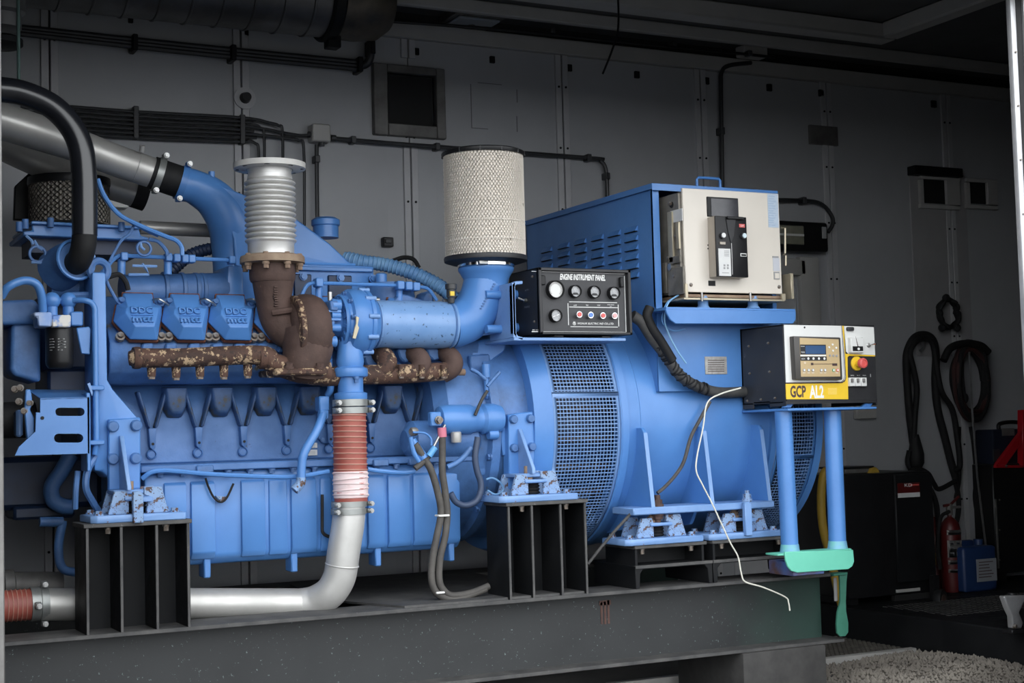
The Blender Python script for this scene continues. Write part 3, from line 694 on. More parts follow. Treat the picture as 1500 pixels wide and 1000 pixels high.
for a, b, m_, nm in ((1057.5,345,white,'push_button'),(1088,345.5,mat('pale_blue_button',(.55,.66,.70),None,5,.4),'push_button')):
    c = P(a,b,MY); o = MB().cyl((c.x,MY-.01,c.z),(c.x,MY,c.z),.0125,n=20).build('button_bezel', panel_g, mf)
    MB().cyl((c.x,MY-.014,c.z),(c.x,MY-.008,c.z),.0095,n=20).build(nm, m_, o)
MB().rect(1055,354,1063,358,MY-.006,.007).build('latch', beige, mf, bevel=.001)
MB().rect(1085,371,1093.5,375.5,MY-.002,.003).build('counter', white, mf)
MB().rect(1086,372,1093,374.8,MY-.003,.003).build('counter', dark, mf)
pl_ = MB().rect(1053,364,1070.5,404,MY-.002,.003).build('rating_label', paper, mf)
mb = MB()
for k in range(4): mb.rect(1061,367+k*2.4,1068,367.9+k*2.4,MY-.0026,.001)
for a, b in ((1060,387),(1065,387),(1060,391),(1065,391)): mb.rect(a,b,a+2.6,b+3,MY-.0026,.001)
mb.rect(1058,399,1068,400,MY-.0026,.001); mb.build('label_print', greyink, pl_)
MB().tube([P(1071.5,356,MY-.001),P(1072.5,380,MY-.001),P(1073,402,MY-.001)], .0012, 5).build('groove', steel, mf)
st = MB().rect(1125,284,1140,333,BY-.0015,.002).build('notice_sticker', sticker, cbk)
mb = MB()
for k in range(13): mb.rect(1126,287+k*3.5,1126+random.uniform(7,13),288.1+k*3.5,BY-.0022,.001)
mb.build('sticker_print', mat('sticker_ink', (.34,.44,.58), None, 5, .5), st)
MB().rect(1038,411,1048,418.5,BY-.002,.003).build('socket_hole', dark, cbk)
for q in ((1132,375,1140.5,377.5),(1134,398,1142,409)): MB().rect(*q,BY-.003,.004).build('slot', greyink, cbk)
MB().rect(1132.5,377.5,1142,397,BY-.0018,.002).build('blank_label', mat('cool_label', (.52,.53,.57), None, 5, .4), cbk)
MB().rect(1135.5,400,1141.5,407.5,BY-.004,.003).build('slot_cover', cream, cbk)
for a, b in ((1012,417),(1141,420)): c = P(a,b,BY); MB().bolt((c.x,BY,c.z),(0,-1,0),.006,.006).build('screw', bolts, cbk)
for a, b in ((1037,359),(1037,364)): c = P(a,b,BY); MB().cyl((c.x,BY-.002,c.z),(c.x,BY+.001,c.z),.003,n=8).build('pin_hole', dark, cbk)
# draw-out rails
MB().rect(1005,432,1148,436,4.90,.3).build('drawout_rail', rustf, cbk)
MB().rect(1002,437,1150,440,4.875,.28).build('drawout_rail', zinc, cbk, bevel=.001)
for q in ((1004,415,1008,436),(1146,430,1151,440)): MB().rect(*q,4.872,.012).build('rail_stop', zinc, cbk, bevel=.001)
for a in (1028,1099): c = P(a,430,4.872); MB().cyl((c.x,4.872,c.z-.03),(c.x,4.872,c.z+.005),.005,n=8).build('rail_screw', steel, cbk)
MB().rect(1151,402,1163,437,4.93,.01).build('drawout_arm', zinc, cbk, bevel=.002)
MB().rect(1159,400,1163,438,4.875,.06).build('drawout_arm', zinc, cbk, bevel=.002)
cq = [P(1144,334,4.95),P(1150,334,4.95),P(1150,371,4.95),P(1147,373,4.95),P(1151,374,4.95),P(1151,389,4.95)]
MB().tube(cq, .005, 6, sm=False).build('drawout_handle', zinc, cbk)
# drip shield / lift rail
ds = thing('shelf_bracket', 'blue plate bracket with rounded corner below the circuit breaker', 'bracket', P(1070,463,4.86))
MB().pprism([(975,452),(1166,455),(1166,468),(1162,474),(990,474),(982,468),(977,459)], 4.85, .012).build('front_plate', blue, ds, bevel=.002)
MB().rect(976,451,1165,455,4.855,.15).build('top_flange', blue, ds)
for a in (1030,1103):
    c = P(a,452,4.92); MB().lathe([(.03,0),(.021,.012),(.021,.05)], (c.x,4.92,c.z), (0,0,1), 18).build('stub_post', bluech, ds)
# ------------------------------------------------------------------ engine instrument panel
EY = 4.90
eip = thing('instrument_panel', 'black box with round gauges and four push buttons, left of the blue box', 'instrument panel', P(850,494,EY))
ex0, ex1, ez0, ez1 = 2.632, 3.034, P(857,490,EY).z, P(857,393.5,EY).z
MB().box(ex0, ex0+.005, EY, EY+.235, ez0, ez1).build('box_side', panel_b, eip, bevel=.001)
MB().box(ex1-.005, ex1, EY, EY+.235, ez0, ez1).build('box_side', panel_b, eip, bevel=.001)
MB().box(ex0, ex1, EY, EY+.235, ez1-.005, ez1).build('box_top', panel_b, eip, bevel=.001)
MB().box(ex0, ex1, EY, EY+.235, ez0, ez0+.005).build('box_bottom', panel_b, eip, bevel=.001)
MB().box(ex0, ex1, EY+.23, EY+.235, ez0, ez1).build('box_back', panel_b, eip)
for q in ((ex0,ex0+.013,ez0,ez1),(ex1-.013,ex1,ez0,ez1),(ex0,ex1,ez1-.012,ez1),(ex0,ex1,ez0,ez0+.010)):
    MB().box(q[0],q[1],EY-.006,EY+.012,q[2],q[3]).build('front_frame', panel_b, eip, bevel=.002)
fy = EY+.012
MB().box(ex0+.012, ex1-.012, fy, fy+.004, ez0+.01, ez1-.012).build('gauge_plate', panel_g, eip)
text('lettering','ENGINE INSTRUMENT PANEL',820,401.5,886.5,410.5,fy,white,eip,shear=.25,off=(.035,))
def gauge_at(x, y, r, face, ticks):
    c = P(x, y, fy); r = rad(c, r)
    g = MB().lathe([(r*.86,.0),(r*.86,.018),(r*.93,.022),(r,.02),(r*1.04,0)], (c.x,fy,c.z), (0,-1,0), 32, (0,0)).build('gauge', blackp, eip)
    MB().cyl((c.x,fy-.012,c.z),(c.x,fy-.001,c.z),r*.87,n=28).build('gauge_dial', face, g)
    mb = MB(); yy = fy-.0126
    for k in range(ticks):
        a = math.radians(-40+260*k/(ticks-1)); d = V(math.cos(a),0,math.sin(a)); n = V(-d.z,0,d.x)
        p0, p1 = c+d*r*.62, c+d*r*.78; w = n*r*.025
        mb.loops([[V(q.x,yy+e,q.z) for q in (p0-w,p0+w,p1+w,p1-w)] for e in (0,.0005)])
    mb.build('dial_ticks', ink, g)
    return c, r, g
c, r, g = gauge_at(811.5,424.5,13.5,gauge,21)
c, r, g = gauge_at(812,462.5,9.5,gaugeg,11)
mb = MB(); 
for a in (20, 200): 
    d = V(math.cos(math.radians(a)),0,math.sin(math.radians(a)))
    mb.loops([[V(q.x,fy-.0135+e,q.z) for q in (c+d*r*.7+V(0,0,.0016),c+d*r*.1+V(0,0,.0016),c+d*r*.1-V(0,0,.0016),c+d*r*.7-V(0,0,.0016))] for e in (0,.0006)])
mb.build('needle', white, g)
for x, y in ((840.5,427),(868.5,428),(897,429.5)):
    c, r, g = gauge_at(x,y,9.2,gaugeg,7)
    MB().prism([(c.x-r*.6,c.z-r*.55),(c.x+r*.6,c.z-r*.55),(c.x+r*.34,c.z-r*.2),(c.x-r*.34,c.z-r*.2)], fy-.0135, fy-.012).build('gauge_mask', panel_b, g)
    d = V(-.5,0,.8); MB().loops([[V(q.x,fy-.0137+e,q.z) for q in (c-V(.0008,0,0),c+V(.0008,0,0),c+d*r*.75)] for e in (0,.0006)]).build('needle', white, g)
mb = MB()
for q in ((834,442,904,443),(834,449.5,906,450.5),(836,478.2,905,479),(832,444,832.9,476),(905.6,446,906.5,478)): mb.rect(*q,fy-.0012,.0016)
mb.rect(779,485.6,917,486.6,fy-.0012,.0016); mb.rect(915.5,404,916.3,486,fy-.0012,.0016); mb.rect(779,398.8,915,399.5,fy-.0012,.0016)
mb.build('outline_print', white, eip)
for s, x, w in (('LAMP',842.5,4.5),('TEST',860,4),('STOP',877,4.5),('OVER SPEED',894.5,10)): text('lettering',s,x-w/2,445.5 if w > 6 else 446,x+w/2,447 if w > 6 else 448,fy,white,eip)
text('lettering','TRIP',892.7,448,896,449.2,fy,white,eip)
text('lettering','WONUK ELECTRIC IND CO.,LTD.',846,472.4,899,475.6,fy,white,eip,shear=.25,off=(.012,))
lg = MB()
c = P(841,473.4,fy); r = rad(c,2.2)
lg.torus((c.x,fy-.001,c.z-.001),(0,-1,0),r,r*.2,16,5); lg.loops([[V(c.x+a*r,fy-.0016+e,c.z+b*r) for a, b in ((-.7,1.3),(-.4,1.3),(0,.2),(.4,1.3),(.7,1.3),(.1,-.8),(-.1,-.8))] for e in (0,.001)])
lg.build('maker_emblem', white, eip)
text('lettering','EIP-1212',780,482.3,790,484.3,fy,white,eip)
for x, y, m_ in ((845.3,461,redb),(862,461.8,blueb),(879.8,462.6,redb),(897,462.8,redpk)):
    c = P(x,y,fy); r = rad(c,4.6)
    o = MB().lathe([(r*1.05,0),(r*1.05,.016),(r,.019),(r*.78,.019)], (c.x,fy,c.z), (0,-1,0), 24, (0,1)).build('push_button', chrome, eip)
    MB().cyl((c.x,fy-.0225,c.z),(c.x,fy-.015,c.z),r*.76,n=22).build('button_cap', m_, o)
for q in ((792,403,799.5,417),(909,405.5,914.5,420.5)): MB().rect(*q,fy-.016,.016).build('hinge', blackp, eip, bevel=.003)
sx = ex0
for a, b in ((780,405),(783,471)): c = PX(a,b,sx); MB().bolt((sx,c.y,c.z),(-1,0,0),.004,.005).build('screw', bolts, eip)
c = PX(771,440,sx); MB().cyl((sx,c.y,c.z),(sx-.01,c.y,c.z),.008,n=12).build('switch_nut', steel, eip); MB().cyl((sx-.008,c.y,c.z),(sx-.03,c.y+.008,c.z+.01),.003,.004,n=8).build('toggle', chrome, eip)
def side_text(s, x0, y0, x1, y1):
    a = PX(x0,(y0+y1)/2,sx); b = PX(x1,(y0+y1)/2,sx); h = PX((x0+x1)/2,y0,sx).z-PX((x0+x1)/2,y1,sx).z
    text('lettering', s, 0,0,0,0, 0, greyink, eip, u=V(0,b.y-a.y,0), v=V(0,0,h), org=V(sx-.0006,a.y,a.z-h/2))
side_text('AUTO',769,424,774.5,426.5); side_text('MANU',768.5,448.5,776,451.5)
for q in ((812,490.5,826,493.5),(882,492,895,495)): MB().rect(*q,EY+.02,.12).build('rubber_foot', panel_g, eip, bevel=.002)
# the blue shelf that carries it
zsf = ez0-.012
sh = thing('panel_shelf', 'thin blue bent plate shelf under the engine instrument panel', 'shelf', (2.8, EY, zsf))
MB().box(P(752,494,EY).x, P(916,494,EY).x, EY-.004, EY+.24, zsf-.012, zsf).build('shelf_plate', bluep, sh, bevel=.002)
u0 = P(750,440,EY).x
MB().prism([(u0,zsf+.012),(u0+.012,zsf-.003),(u0+.04,zsf-.012),(u0+.04,zsf+.001),(u0+.02,zsf+.005),(u0+.012,zsf+.016),(u0+.012,ez1-.075),(u0+.018,ez1-.067),(u0+.045,ez1-.064),(u0+.045,ez1-.052),(u0+.012,ez1-.055),(u0,ez1-.068)], EY-.004, EY+.02).build('upright', bluep, sh, bevel=.002)
MB().box(u0, u0+.012, EY-.004, EY+.19, zsf, ez1-.06).build('side_plate', bluep, sh)
for b in (432,482):
    c = P(738,b,5.0); MB().cyl((u0-.06,5.0,c.z),(u0,5.0,c.z),.016,n=14).build('spacer', blue, sh)

# ------------------------------------------------------------------ generator control panel
GY = 4.71
gcp = thing('control_panel', 'black control cabinet with white and yellow face and red stop button', 'control panel', P(1215,595,GY))
gx0, gx1 = P(1149.5,535,GY).x, P(1283.5,535,GY).x; GD = PX(1086,535,gx0).y-GY
gz0, gz1 = P(1215,587,GY).z, P(1215,476,GY).z
zb = P(1150,591,GY).z
MB().prismx([(GY+.004,gz1),(GY+GD,gz1),(GY+GD,gz0-.022),(GY+GD*.75,gz0-.022),(GY+GD*.75,gz0+.004),(GY+GD*.37,gz0+.004),(GY+GD*.37,gz0-.018),(GY+.004,gz0-.016)], gx0, gx0+.006).build('side_panel', mat('scuffed_black',(.018,.019,.022),(.035,.036,.04),5,.45,rough2=.6,spots=(.09,.09,.095),sscale=7,sth=.66), gcp, bevel=.001)
MB().box(gx1-.006, gx1, GY+.004, GY+GD, gz0-.02, gz1).build('side_panel', panel_b, gcp)
MB().box(gx0, gx1, GY+.004, GY+GD, gz1-.004, gz1+.002).build('top_panel', panel_b, gcp)
MB().box(gx0, gx1, GY+GD-.009, GY+GD, gz0, gz1).build('back_panel', panel_b, gcp)
MB().box(gx0, gx1, GY+.02, GY+GD, gz0-.004, gz0).build('bottom_panel', panel_b, gcp)
fpn = MB().box(gx0+.002, gx1-.002, GY, GY+.008, gz0, gz1).build('front_panel', panel_b, gcp, bevel=.002)
G = lambda *q, d=0, t=.002: MB().rect(*q, GY-.001-d, t)
G(1151,586.5,1283,590.5,d=.002,t=.006).build('bottom_edge', panel_b, gcp)
def rnd(px, rr=0): return px
MB().pprism([(1148.5,475.5),(1233.5,477),(1236.5,512),(1238.5,552),(1237.5,556),(1234,559),(1151.5,560)], GY-.002, .003).build('white_face', whitep, fpn)
MB().pprism([(1233.8,477),(1236,477),(1238.5,518),(1282,520.2),(1282.2,521.8),(1244,521),(1241.5,523),(1242.6,584.5),(1152,584.5),(1151.2,562),(1234,561),(1238,558.5),(1239.8,553),(1237.5,512)], GY-.0022, .0032).build('yellow_band', yellow, fpn)
MB().pprism([(1236.5,477.2),(1280,479),(1282,520),(1243,518.2),(1239.8,515)], GY-.002, .003).build('white_face', whitep, fpn)
mb = MB(); mb.tube([P(1232.6,476,GY-.0022),P(1235.2,512,GY-.0022),P(1237.5,550,GY-.0022),P(1236,556,GY-.0022),P(1232,559.6,GY-.0022),P(1151,560.8,GY-.0022)],.0013,6,sm=False)
mb.build('outline_print', ink, fpn)
text('lettering','GCP',1157.5,564.5,1180.5,582,GY-.0022,ink,fpn,off=(.035,))
text('lettering','AL2',1185.5,564,1206.5,583,GY-.0022,white,fpn,off=(.035,))
mb = MB()
for k in range(5): mb.rect(1213,568.5+k*2,1226,569+k*2,GY-.0028,.001)
mb.build('fine_print', mat('pale_yellow_ink',(.85,.68,.3),None,5,.5), fpn)
# controller module
cm = MB().pprism([(1162.5,492),(1231.5,494),(1234.5,556),(1166,555.5)], GY-.028, .03).build('controller', mat('controller_bezel',(.05,.045,.04),None,5,.45), fpn, bevel=.004, seg=2)
cy = GY-.028
MB().pprism([(1171.5,494.5),(1228.5,496.8),(1231,551.3),(1173.5,551.5)], cy-.0015, .003).build('overlay', gold, cm)
E_ = lambda *q, d=.0025, t=.0015: MB().rect(*q, cy-d, t)
E_(1172.5,504.5,1210,519).build('display_surround', panel_b, cm)
E_(1180,506,1209,518.2,d=.0035).build('display', lcd, cm)
text('lettering','POWER',1172.8,506.5,1178.6,507.8,cy-.0027,white,cm); text('lettering','MODE',1173.5,514.5,1178.8,516.8,cy-.0027,white,cm)
E_(1172.5,519.5,1210,521.5).build('white_stripe', white, cm); E_(1172.8,522,1211,528).build('icon_strip', panel_b, cm)
mb = MB()
for x in (1183.5,1191,1199,1207): c = P(x,525,cy); r = rad(c,1.9); mb.cyl((c.x,cy-.0032,c.z),(c.x,cy-.001,c.z),r,n=12)
mb.build('icon_print', white, cm); text('lettering','min',1174,524,1179,526.4,cy-.0027,white,cm)
for x, y, m_, r0 in ((1219,504.5,white,1.5),(1214,508.5,white,1.5),(1224.3,509.3,white,1.5),(1219.5,513.5,white,1.5),(1215.2,520.6,greyink,1.7),(1220.3,520.8,greyink,1.7),(1225,521,greyink,1.7)):
    c = P(x,y,cy); MB().cyl((c.x,cy-.004,c.z),(c.x,cy-.001,c.z),rad(c,r0),n=14).build('key', m_, cm)
for x, m_ in ((1177.5,white),(1184,white),(1190.3,white),(1202.5,white),(1208,white),(1220.5,greenb),(1226.5,redb)):
    c = P(x,542,cy); r0 = rad(c,2.3)
    o = MB().cyl((c.x,cy-.004,c.z),(c.x,cy-.001,c.z),r0,n=16).build('key', m_ if m_ is not white else greyink, cm)
    MB().cyl((c.x,cy-.005,c.z),(c.x,cy-.003,c.z),r0*.68,n=14).build('key_cap', white, o) if False else None
mb = MB()
for x in (1177.5,1184,1190.3,1202.5,1208,1220.5,1226.5):
    c = P(x,542,cy); r0 = rad(c,1.5); mb.cyl((c.x,cy-.0048,c.z),(c.x,cy-.003,c.z),r0,n=14)
for x in (1178,1185,1191,1203,1208.5,1226): mb.rect(x-1.8,545.6,x+1.8,546.2,cy-.0027,.001)
mb.build('key_print', white, cm)
mb = MB(); mb.rect(1189,532.6,1220,533.3,cy-.0027,.001); mb.rect(1188,531.2,1191.5,534.6,cy-.0027,.001); mb.rect(1219.5,532,1226.5,535.5,cy-.0027,.001); mb.build('mimic_print', ink, cm)
c = P(1178.5,531.3,cy); MB().cyl((c.x,cy-.0032,c.z),(c.x,cy-.001,c.z),rad(c,1.8),n=12).build('lamp_print', mat('cream_ink',(.6,.5,.36),None,5,.5), cm)
# analogue meter, toggle, stop button, rockers
mt = MB().rect(1246.5,494,1265,516.5,GY-.02,.02).build('meter', whitep, fpn, bevel=.002)
MB().rect(1249.5,507,1264.3,513.8,GY-.022,.004).build('meter_mask', blackp, mt); 
c = P(1256.8,511,GY-.02); MB().cyl((c.x,GY-.026,c.z),(c.x,GY-.02,c.z),rad(c,1.8),n=14).build('zero_screw', white, mt)
MB().prism([(c.x-.002,c.z+.01),(c.x+.002,c.z+.01),(c.x-.01,c.z+.05)], GY-.0215, GY-.02).build('needle', ink, mt)
c = P(1271.5,505.5,GY); o = MB().lathe([(.009,0),(.009,.004),(.006,.006),(.005,.012)],(c.x,GY,c.z),(0,-1,0),14).build('toggle_switch', steel, fpn)
MB().cyl((c.x,GY-.01,c.z),(c.x+.012,GY-.034,c.z+.004),.003,.004,n=8).build('lever', chrome, o)
MB().rect(1241.5,478.5,1252,484.5,GY-.012,.012).build('rubber_bumper', conduit, fpn, bevel=.005, seg=2)
c = P(1254.5,532.5,GY); r0 = rad(c,10.5)
es = MB().lathe([(r0,0),(r0,.004),(r0*.92,.007)],(c.x,GY,c.z),(0,-1,0),32).build('stop_plate', yellow, fpn)
MB().lathe([(.014,.004),(.014,.022),(.016,.026)],(c.x,GY,c.z),(0,-1,0),20).build('stop_collar', yellow, es)
o = MB().lathe([(.013,.024),(.020,.030),(.021,.040),(.019,.046),(.013,.048),(.012,.045)],(c.x,GY,c.z),(0,-1,0),28).build('stop_button', redb, es)
for x in (1249,1257.5,1266):
    o = MB().rect(x-4.1,552.8,x+4.1,565.5,GY-.014,.014).build('breaker_switch', whitep, fpn, bevel=.002)
    MB().rect(x-.8,554,x+2,560,GY-.022,.01).build('switch_lever', mat('lever_grey',(.16,.155,.15),None,5,.5) if x == 1249 else bpy.data.materials['lever_grey'], o, bevel=.002)
for s, x in (('EPS',1248.5),('PLC',1257.5),('MAIN',1266)): text('lettering',s,x-2.3,549,x+2.3,550.3,GY-.001,white,fpn)
MB().rect(1275,547.5,1275.8,552,GY-.0015,.002).build('scratch', greyink, fpn)
c = P(1178,479.5,GY); MB().cyl((c.x,GY-.003,c.z),(c.x,GY+.001,c.z),.004,n=10).build('lock_hole', dark, fpn)
for a, b in ((1097,507),(1125.5,502.5),(1098.5,547),(1127.5,544.5),(1095,587),(1115,585),(1135.5,583)):
    c = PX(a,b,gx0); MB().bolt((gx0,c.y,c.z),(-1,0,0),.004,.006).build('rivet', bolts, gcp)
for x0_, x1_ in ((1150,1160),(1264,1276)):
    MB().pprism([(x0_-2,597),(x1_-1,597),(x1_+3,590.5),(x0_+4,590.5)], GY+.012, .02).build('foot_clip', blue, gcp, bevel=.002)
# stand: tray, two posts, mint bracket
zt = P(1150,598,GY).z
stn = thing('panel_stand', 'two round blue posts with tray, on a mint green bracket', 'stand', (3.95, 4.8, BT+.05))
MB().box(gx0-.002, P(1284,598,GY-.01).x, GY-.012, GY+GD+.005, zt-.010, zt).build('tray', blue, stn, bevel=.002)
zg = P(1200,806,4.73).z
for a, b in (((1147.5,610),(1157,804)),((1219.5,610),(1227,802))):
    t0 = P(*a,4.775); t1 = P(*b,4.775); r0 = rad(t0, 12.7)
    MB().cyl((t1.x,4.775,zg-.004),(t0.x,4.775,zt-.01),r0,n=32).build('post', blue, stn)
    MB().lathe([(r0+.006,0),(r0+.004,.008),(r0+.001,.03),(r0-.003,.032)],(t1.x,4.775,zg-.002),(0,0,1),28).build('weld_collar', mat('green_overspray',(.16,.45,.42),(.14,.33,.52),18,.5,spots=(.25,.2,.1),sscale=40,sth=.66) if a[0] < 1200 else bpy.data.materials['green_overspray'], stn)
MB().pprism([(1150,808),(1250,805),(1251.5,822),(1249,829),(1243,833.5),(1168,838.5),(1159,836),(1154,829),(1151,820)], 4.725, .010).build('front_plate', mint, stn, bevel=.002)
MB().box(P(1138,806,4.74).x, P(1249,806,4.73).x, 4.735, 4.815, zg-.010, zg-.002).build('top_flange', mint, stn, bevel=.002)
MB().box(P(1126,826,4.89).x, P(1160,826,4.9).x+.03, 4.735, 4.89, P(1140,838,4.9).z, P(1140,818,4.9).z).build('stub_channel', mat('blue_rust_mix',(.06,.13,.35),(.08,.04,.025),9,.6), stn, bevel=.002)
gs = thing('green_strap', 'dull green webbing strap hanging off the right end of the black beam', 'strap', P(1232,930,4.89))
zz = [P(1230,y,4.89).z for y in (838,852,880,895,912,926,931)]
def strap(nm, xs, zs_, y, m):
    mb = MB(); rings = []
    for (a, b), z in zip(xs, zs_):
        rings.append([V(a,y,z),V(b,y-.004,z),V(b,y+.004,z),V(a,y+.008,z)])
    mb.loops(rings); return mb.build(nm, m, gs)
xx = lambda a, b, y: (P(a,y,4.885).x, P(b,y,4.885).x)
strap('strap_webbing', [xx(1228,1239,838),xx(1229,1237.5,852),xx(1229.5,1236.5,880),xx(1225.5,1237,895),xx(1224,1240,912),xx(1225,1240,926),xx(1229,1236,931)], zz, 4.878, mintd)
MB().rect(1221,839,1242,842.5,4.87,.05).build('strap_hook', mintd, gs, bevel=.002)
MB().rect(1222,846,1226.5,880,4.90,.004).build('strap_tail', mat('grey_webbing',(.20,.20,.20),None,5,.7), gs)
# ------------------------------------------------------------------ diesel engine
eng = thing('diesel_engine', 'big blue V-type diesel engine with a row of lettered rocker covers', 'engine', (1.7, AY, P(450,820,5.12).z))
zr0, zr1 = P(450,684,5.10).z, P(450,675,5.10).z
sx0, sx1 = P(212,760,5.12).x, P(676,740,5.12).x; sz0 = P(450,818,5.12).z
sump = MB().prismx([(5.12,zr0),(5.94,zr0),(5.94,sz0+.05),(5.90,sz0),(5.16,sz0),(5.125,sz0+.03)], sx0, sx1).build('oil_sump', blue, eng, bevel=.012, seg=2)
for a, b, d in ((240,273,.012),(279,314,.016),(353,388,.012),(394,421,.006),(426,463,.012),(469,486,.006),(538,563,.012),(568,600,.012),(605,640,.012),(644,670,.01)):
    xa_, xb_ = P(a,760,5.12).x, P(b,760,5.12).x
    MB().prismx([(5.12-d,zr0-.045),(5.13,zr0-.03),(5.14,zr0-.03),(5.14,sz0+.02),(5.125,sz0+.02),(5.12-d,sz0+.045)], xa_, xb_).build('sump_rib', blue, sump, bevel=.005, seg=2)
for a in (305,433,556,664):
    x = P(a,820,5.12).x; MB().box(x-.012,x+.012,5.13,5.2,sz0-.045,sz0+.03).build('sump_foot', blue, sump, bevel=.004)
rail = MB().box(sx0-.02, P(694,670,5.1).x, 5.085, 5.3, zr0, zr1+.004).build('pan_rail', bluec, eng, bevel=.004)
for k in range(15):
    x = sx0+.05+k*.079; MB().bolt((x,5.105,zr0),(0,0,-1),.011,.016).build('bolt', blued, rail)
for a in (300,558,610):
    x = P(a,682,5.08).x; MB().box(x-.03,x+.03,5.074,5.1,zr0-.006,zr1-.002).build('rail_boss', blued, rail, bevel=.004)
px_ = P(224,640,5.24).x; pitch = (P(358,636,5.24).x-px_)/2
zc0, zc1 = zr1, P(300,545,5.27).z
cx0, cx1 = P(160,640,5.27).x, P(705,640,5.27).x
cc = MB().prismx([(5.27,zc0),(5.86,zc0),(5.80,zc1),(5.34,zc1),(5.27,P(300,606,5.27).z)], cx0, cx1).build('crankcase', bluec, eng, bevel=.01)
def Zat(y, x=300, Y=5.24): return P(x,y,Y).z
for k in range(8):
    x = px_+k*pitch
    if x > cx1-.1: break
    MB().prism([(x-.014,Zat(625)),(x+.014,Zat(625)),(x+.010,Zat(653)),(x,Zat(657)),(x-.010,Zat(653))], 5.242, 5.28).build('rib_pad', bluec, cc, bevel=.004, seg=2)
    MB().cyl((x,5.24,Zat(648)),(x,5.245,Zat(648)),.005,n=8).build('pad_hole', dark, cc)
    MB().lathe([(.018,0),(.018,.012),(.014,.015),(.012,.010)],(x,5.27,Zat(663)),(0,-1,0),18).build('core_plug', bluec, cc)
    for s in (-1, 1):
        MB().prism([(x+s*.006,Zat(625)),(x+s*.016,Zat(625)),(x+s*.055,Zat(572)),(x+s*.042,Zat(572))], 5.235, 5.28).build('rib', shaded_grime, cc, bevel=.004)
    xm = x+pitch/2
    MB().loops([[V(xm+a*.045,5.27,Zat(b,Y=5.27)) for a, b in ((-1.1,566),(1.1,566),(.9,600),(.6,612),(-.6,612),(-.9,600))],[V(xm+a*.036,5.22,Zat(b,Y=5.27)) for a, b in ((-1.05,568),(1.05,568),(.85,594),(.5,604),(-.5,604),(-.85,594))]]).build('water_jacket', shaded_grime, cc, bevel=.008, seg=2)
# side plates on the crankcase
pl1 = MB().pprism([(466,606),(536,602),(536,646),(474,650),(466,642)], 5.255, .02).build('inspection_plate', bluec, eng, bevel=.004, seg=2)
for a, b in ((472,644),(533,642)):
    c = P(a,b,5.255); MB().bolt((c.x,5.255,c.z),(0,-1,0),.007,.006).build('bolt', blued, pl1)
for q in ((448,648.5,465,656),(448,658.5,465,667)): MB().rect(*q,5.26,.012).build('data_plate', paper, eng, bevel=.001)
for k in (0,1):
    mb = MB()
    for j in range(3): mb.rect(450,650.5+k*10+j*2,462,651.3+k*10+j*2,5.1893,.001)
    mb.build('plate_print', greyink, eng)
# heads
zz_ = lambda y, Y: P(300,y,Y).z
hp = [(5.2,zz_(562,5.2)),(5.15,zz_(545,5.15)),(5.135,zz_(502,5.135)),(5.27,zz_(436,5.27)),(5.36,zz_(446,5.36))]
MB().prismx(hp+[(2*AY-a,b) for a, b in hp[::-1]], P(160,500,5.15).x, P(700,500,5.15).x).build('cylinder_head', blued, eng, bevel=.006)
for k in range(9):      # intake stubs and casting webs under the covers
    x = px_-.05+k*.081
    MB().prism([(x-.02,zz_(516,5.12)),(x+.02,zz_(516,5.12)),(x+.026,zz_(503,5.12)),(x-.012,zz_(503,5.12))], 5.11, 5.15).build('head_boss', bluec, eng, bevel=.005)
# rocker covers
tl = math.radians(30); cn = V(0,-math.cos(tl),math.sin(tl)); cv = V(0,math.sin(tl),math.cos(tl)); co = P(205,495,5.115)
def cvp(pts, h): return [PN(x/4,350+y/4,co,cn)+cn*h for x, y in pts]
def cvh(pts, h): return [PN(x/4,350+y/4,co+cn*h,cn) for x, y in pts]
base = [(720,316),(892,320),(900,378),(950,388),(948,440),(922,592),(762,588),(662,482),(682,385),(712,372)]
low_ = [(724,322),(890,325),(897,380),(944,391),(943,438),(918,580),(766,577),(670,480),(690,390),(715,376)]
top_ = [(742,344),(882,346),(886,396),(932,402),(928,424),(905,512),(792,512),(736,432),(742,404),(752,398)]
out = cvp(base, 0)
mb = MB(); R0 = [mb.bm.verts.new(p) for p in out]; R1 = [mb.bm.verts.new(p) for p in cvh(base, .014)]; R2 = [mb.bm.verts.new(p) for p in cvh(low_, .02)]
R3 = [mb.bm.verts.new(p) for p in cvh(top_[:2], .03)+cvh(top_[2:], .062)]
for a, b in ((R0,R1),(R1,R2),(R2,R3)):
    for k in range(10): mb.face((a[k],a[(k+1)%10],b[(k+1)%10],b[k]))
mb.face(R0[::-1]); mb.face((R3[0],R3[1],R3[2],R3[9])); mb.face(R3[2:])
c0 = sum(out, V(0,0,0))/10
rc = mb.build('rocker_cover', blue, eng, bevel=.004, seg=2)
ga = MB().loops([[p-cn*.010+(p-c0-cn*(p-c0).dot(cn))*.05 for p in out],[p+(p-c0-cn*(p-c0).dot(cn))*.05 for p in out]]).build('gasket', gasket, rc)
def crect(x0, y0, x1, y1):
    a = PN(x0/4,350+y1/4,co+cn*.062,cn); b = PN(x1/4,350+y1/4,co+cn*.062,cn); t = PN(x0/4,350+y0/4,co+cn*.062,cn)
    return dict(org=a, u=V((b-a).x,0,0), v=cv*((t-a).dot(cv)))
for s, q in (('DDC',(768,400,895,438)),('mtu',(774,456,898,490))):
    k = crect(*q); k['org'] = k['org']+cn*.001
    me_o = text('lettering', s, 0,0,0,0,0, blue, rc, off=(.03,), **k)
    me = me_o.data; bm = bmesh.new(); bm.from_mesh(me)
    r_ = bmesh.ops.extrude_face_region(bm, geom=bm.faces[:]); bmesh.ops.translate(bm, verts=[v for v in r_['geom'] if isinstance(v, bmesh.types.BMVert)], vec=cn*.006)
    bm.to_mesh(me); bm.free()
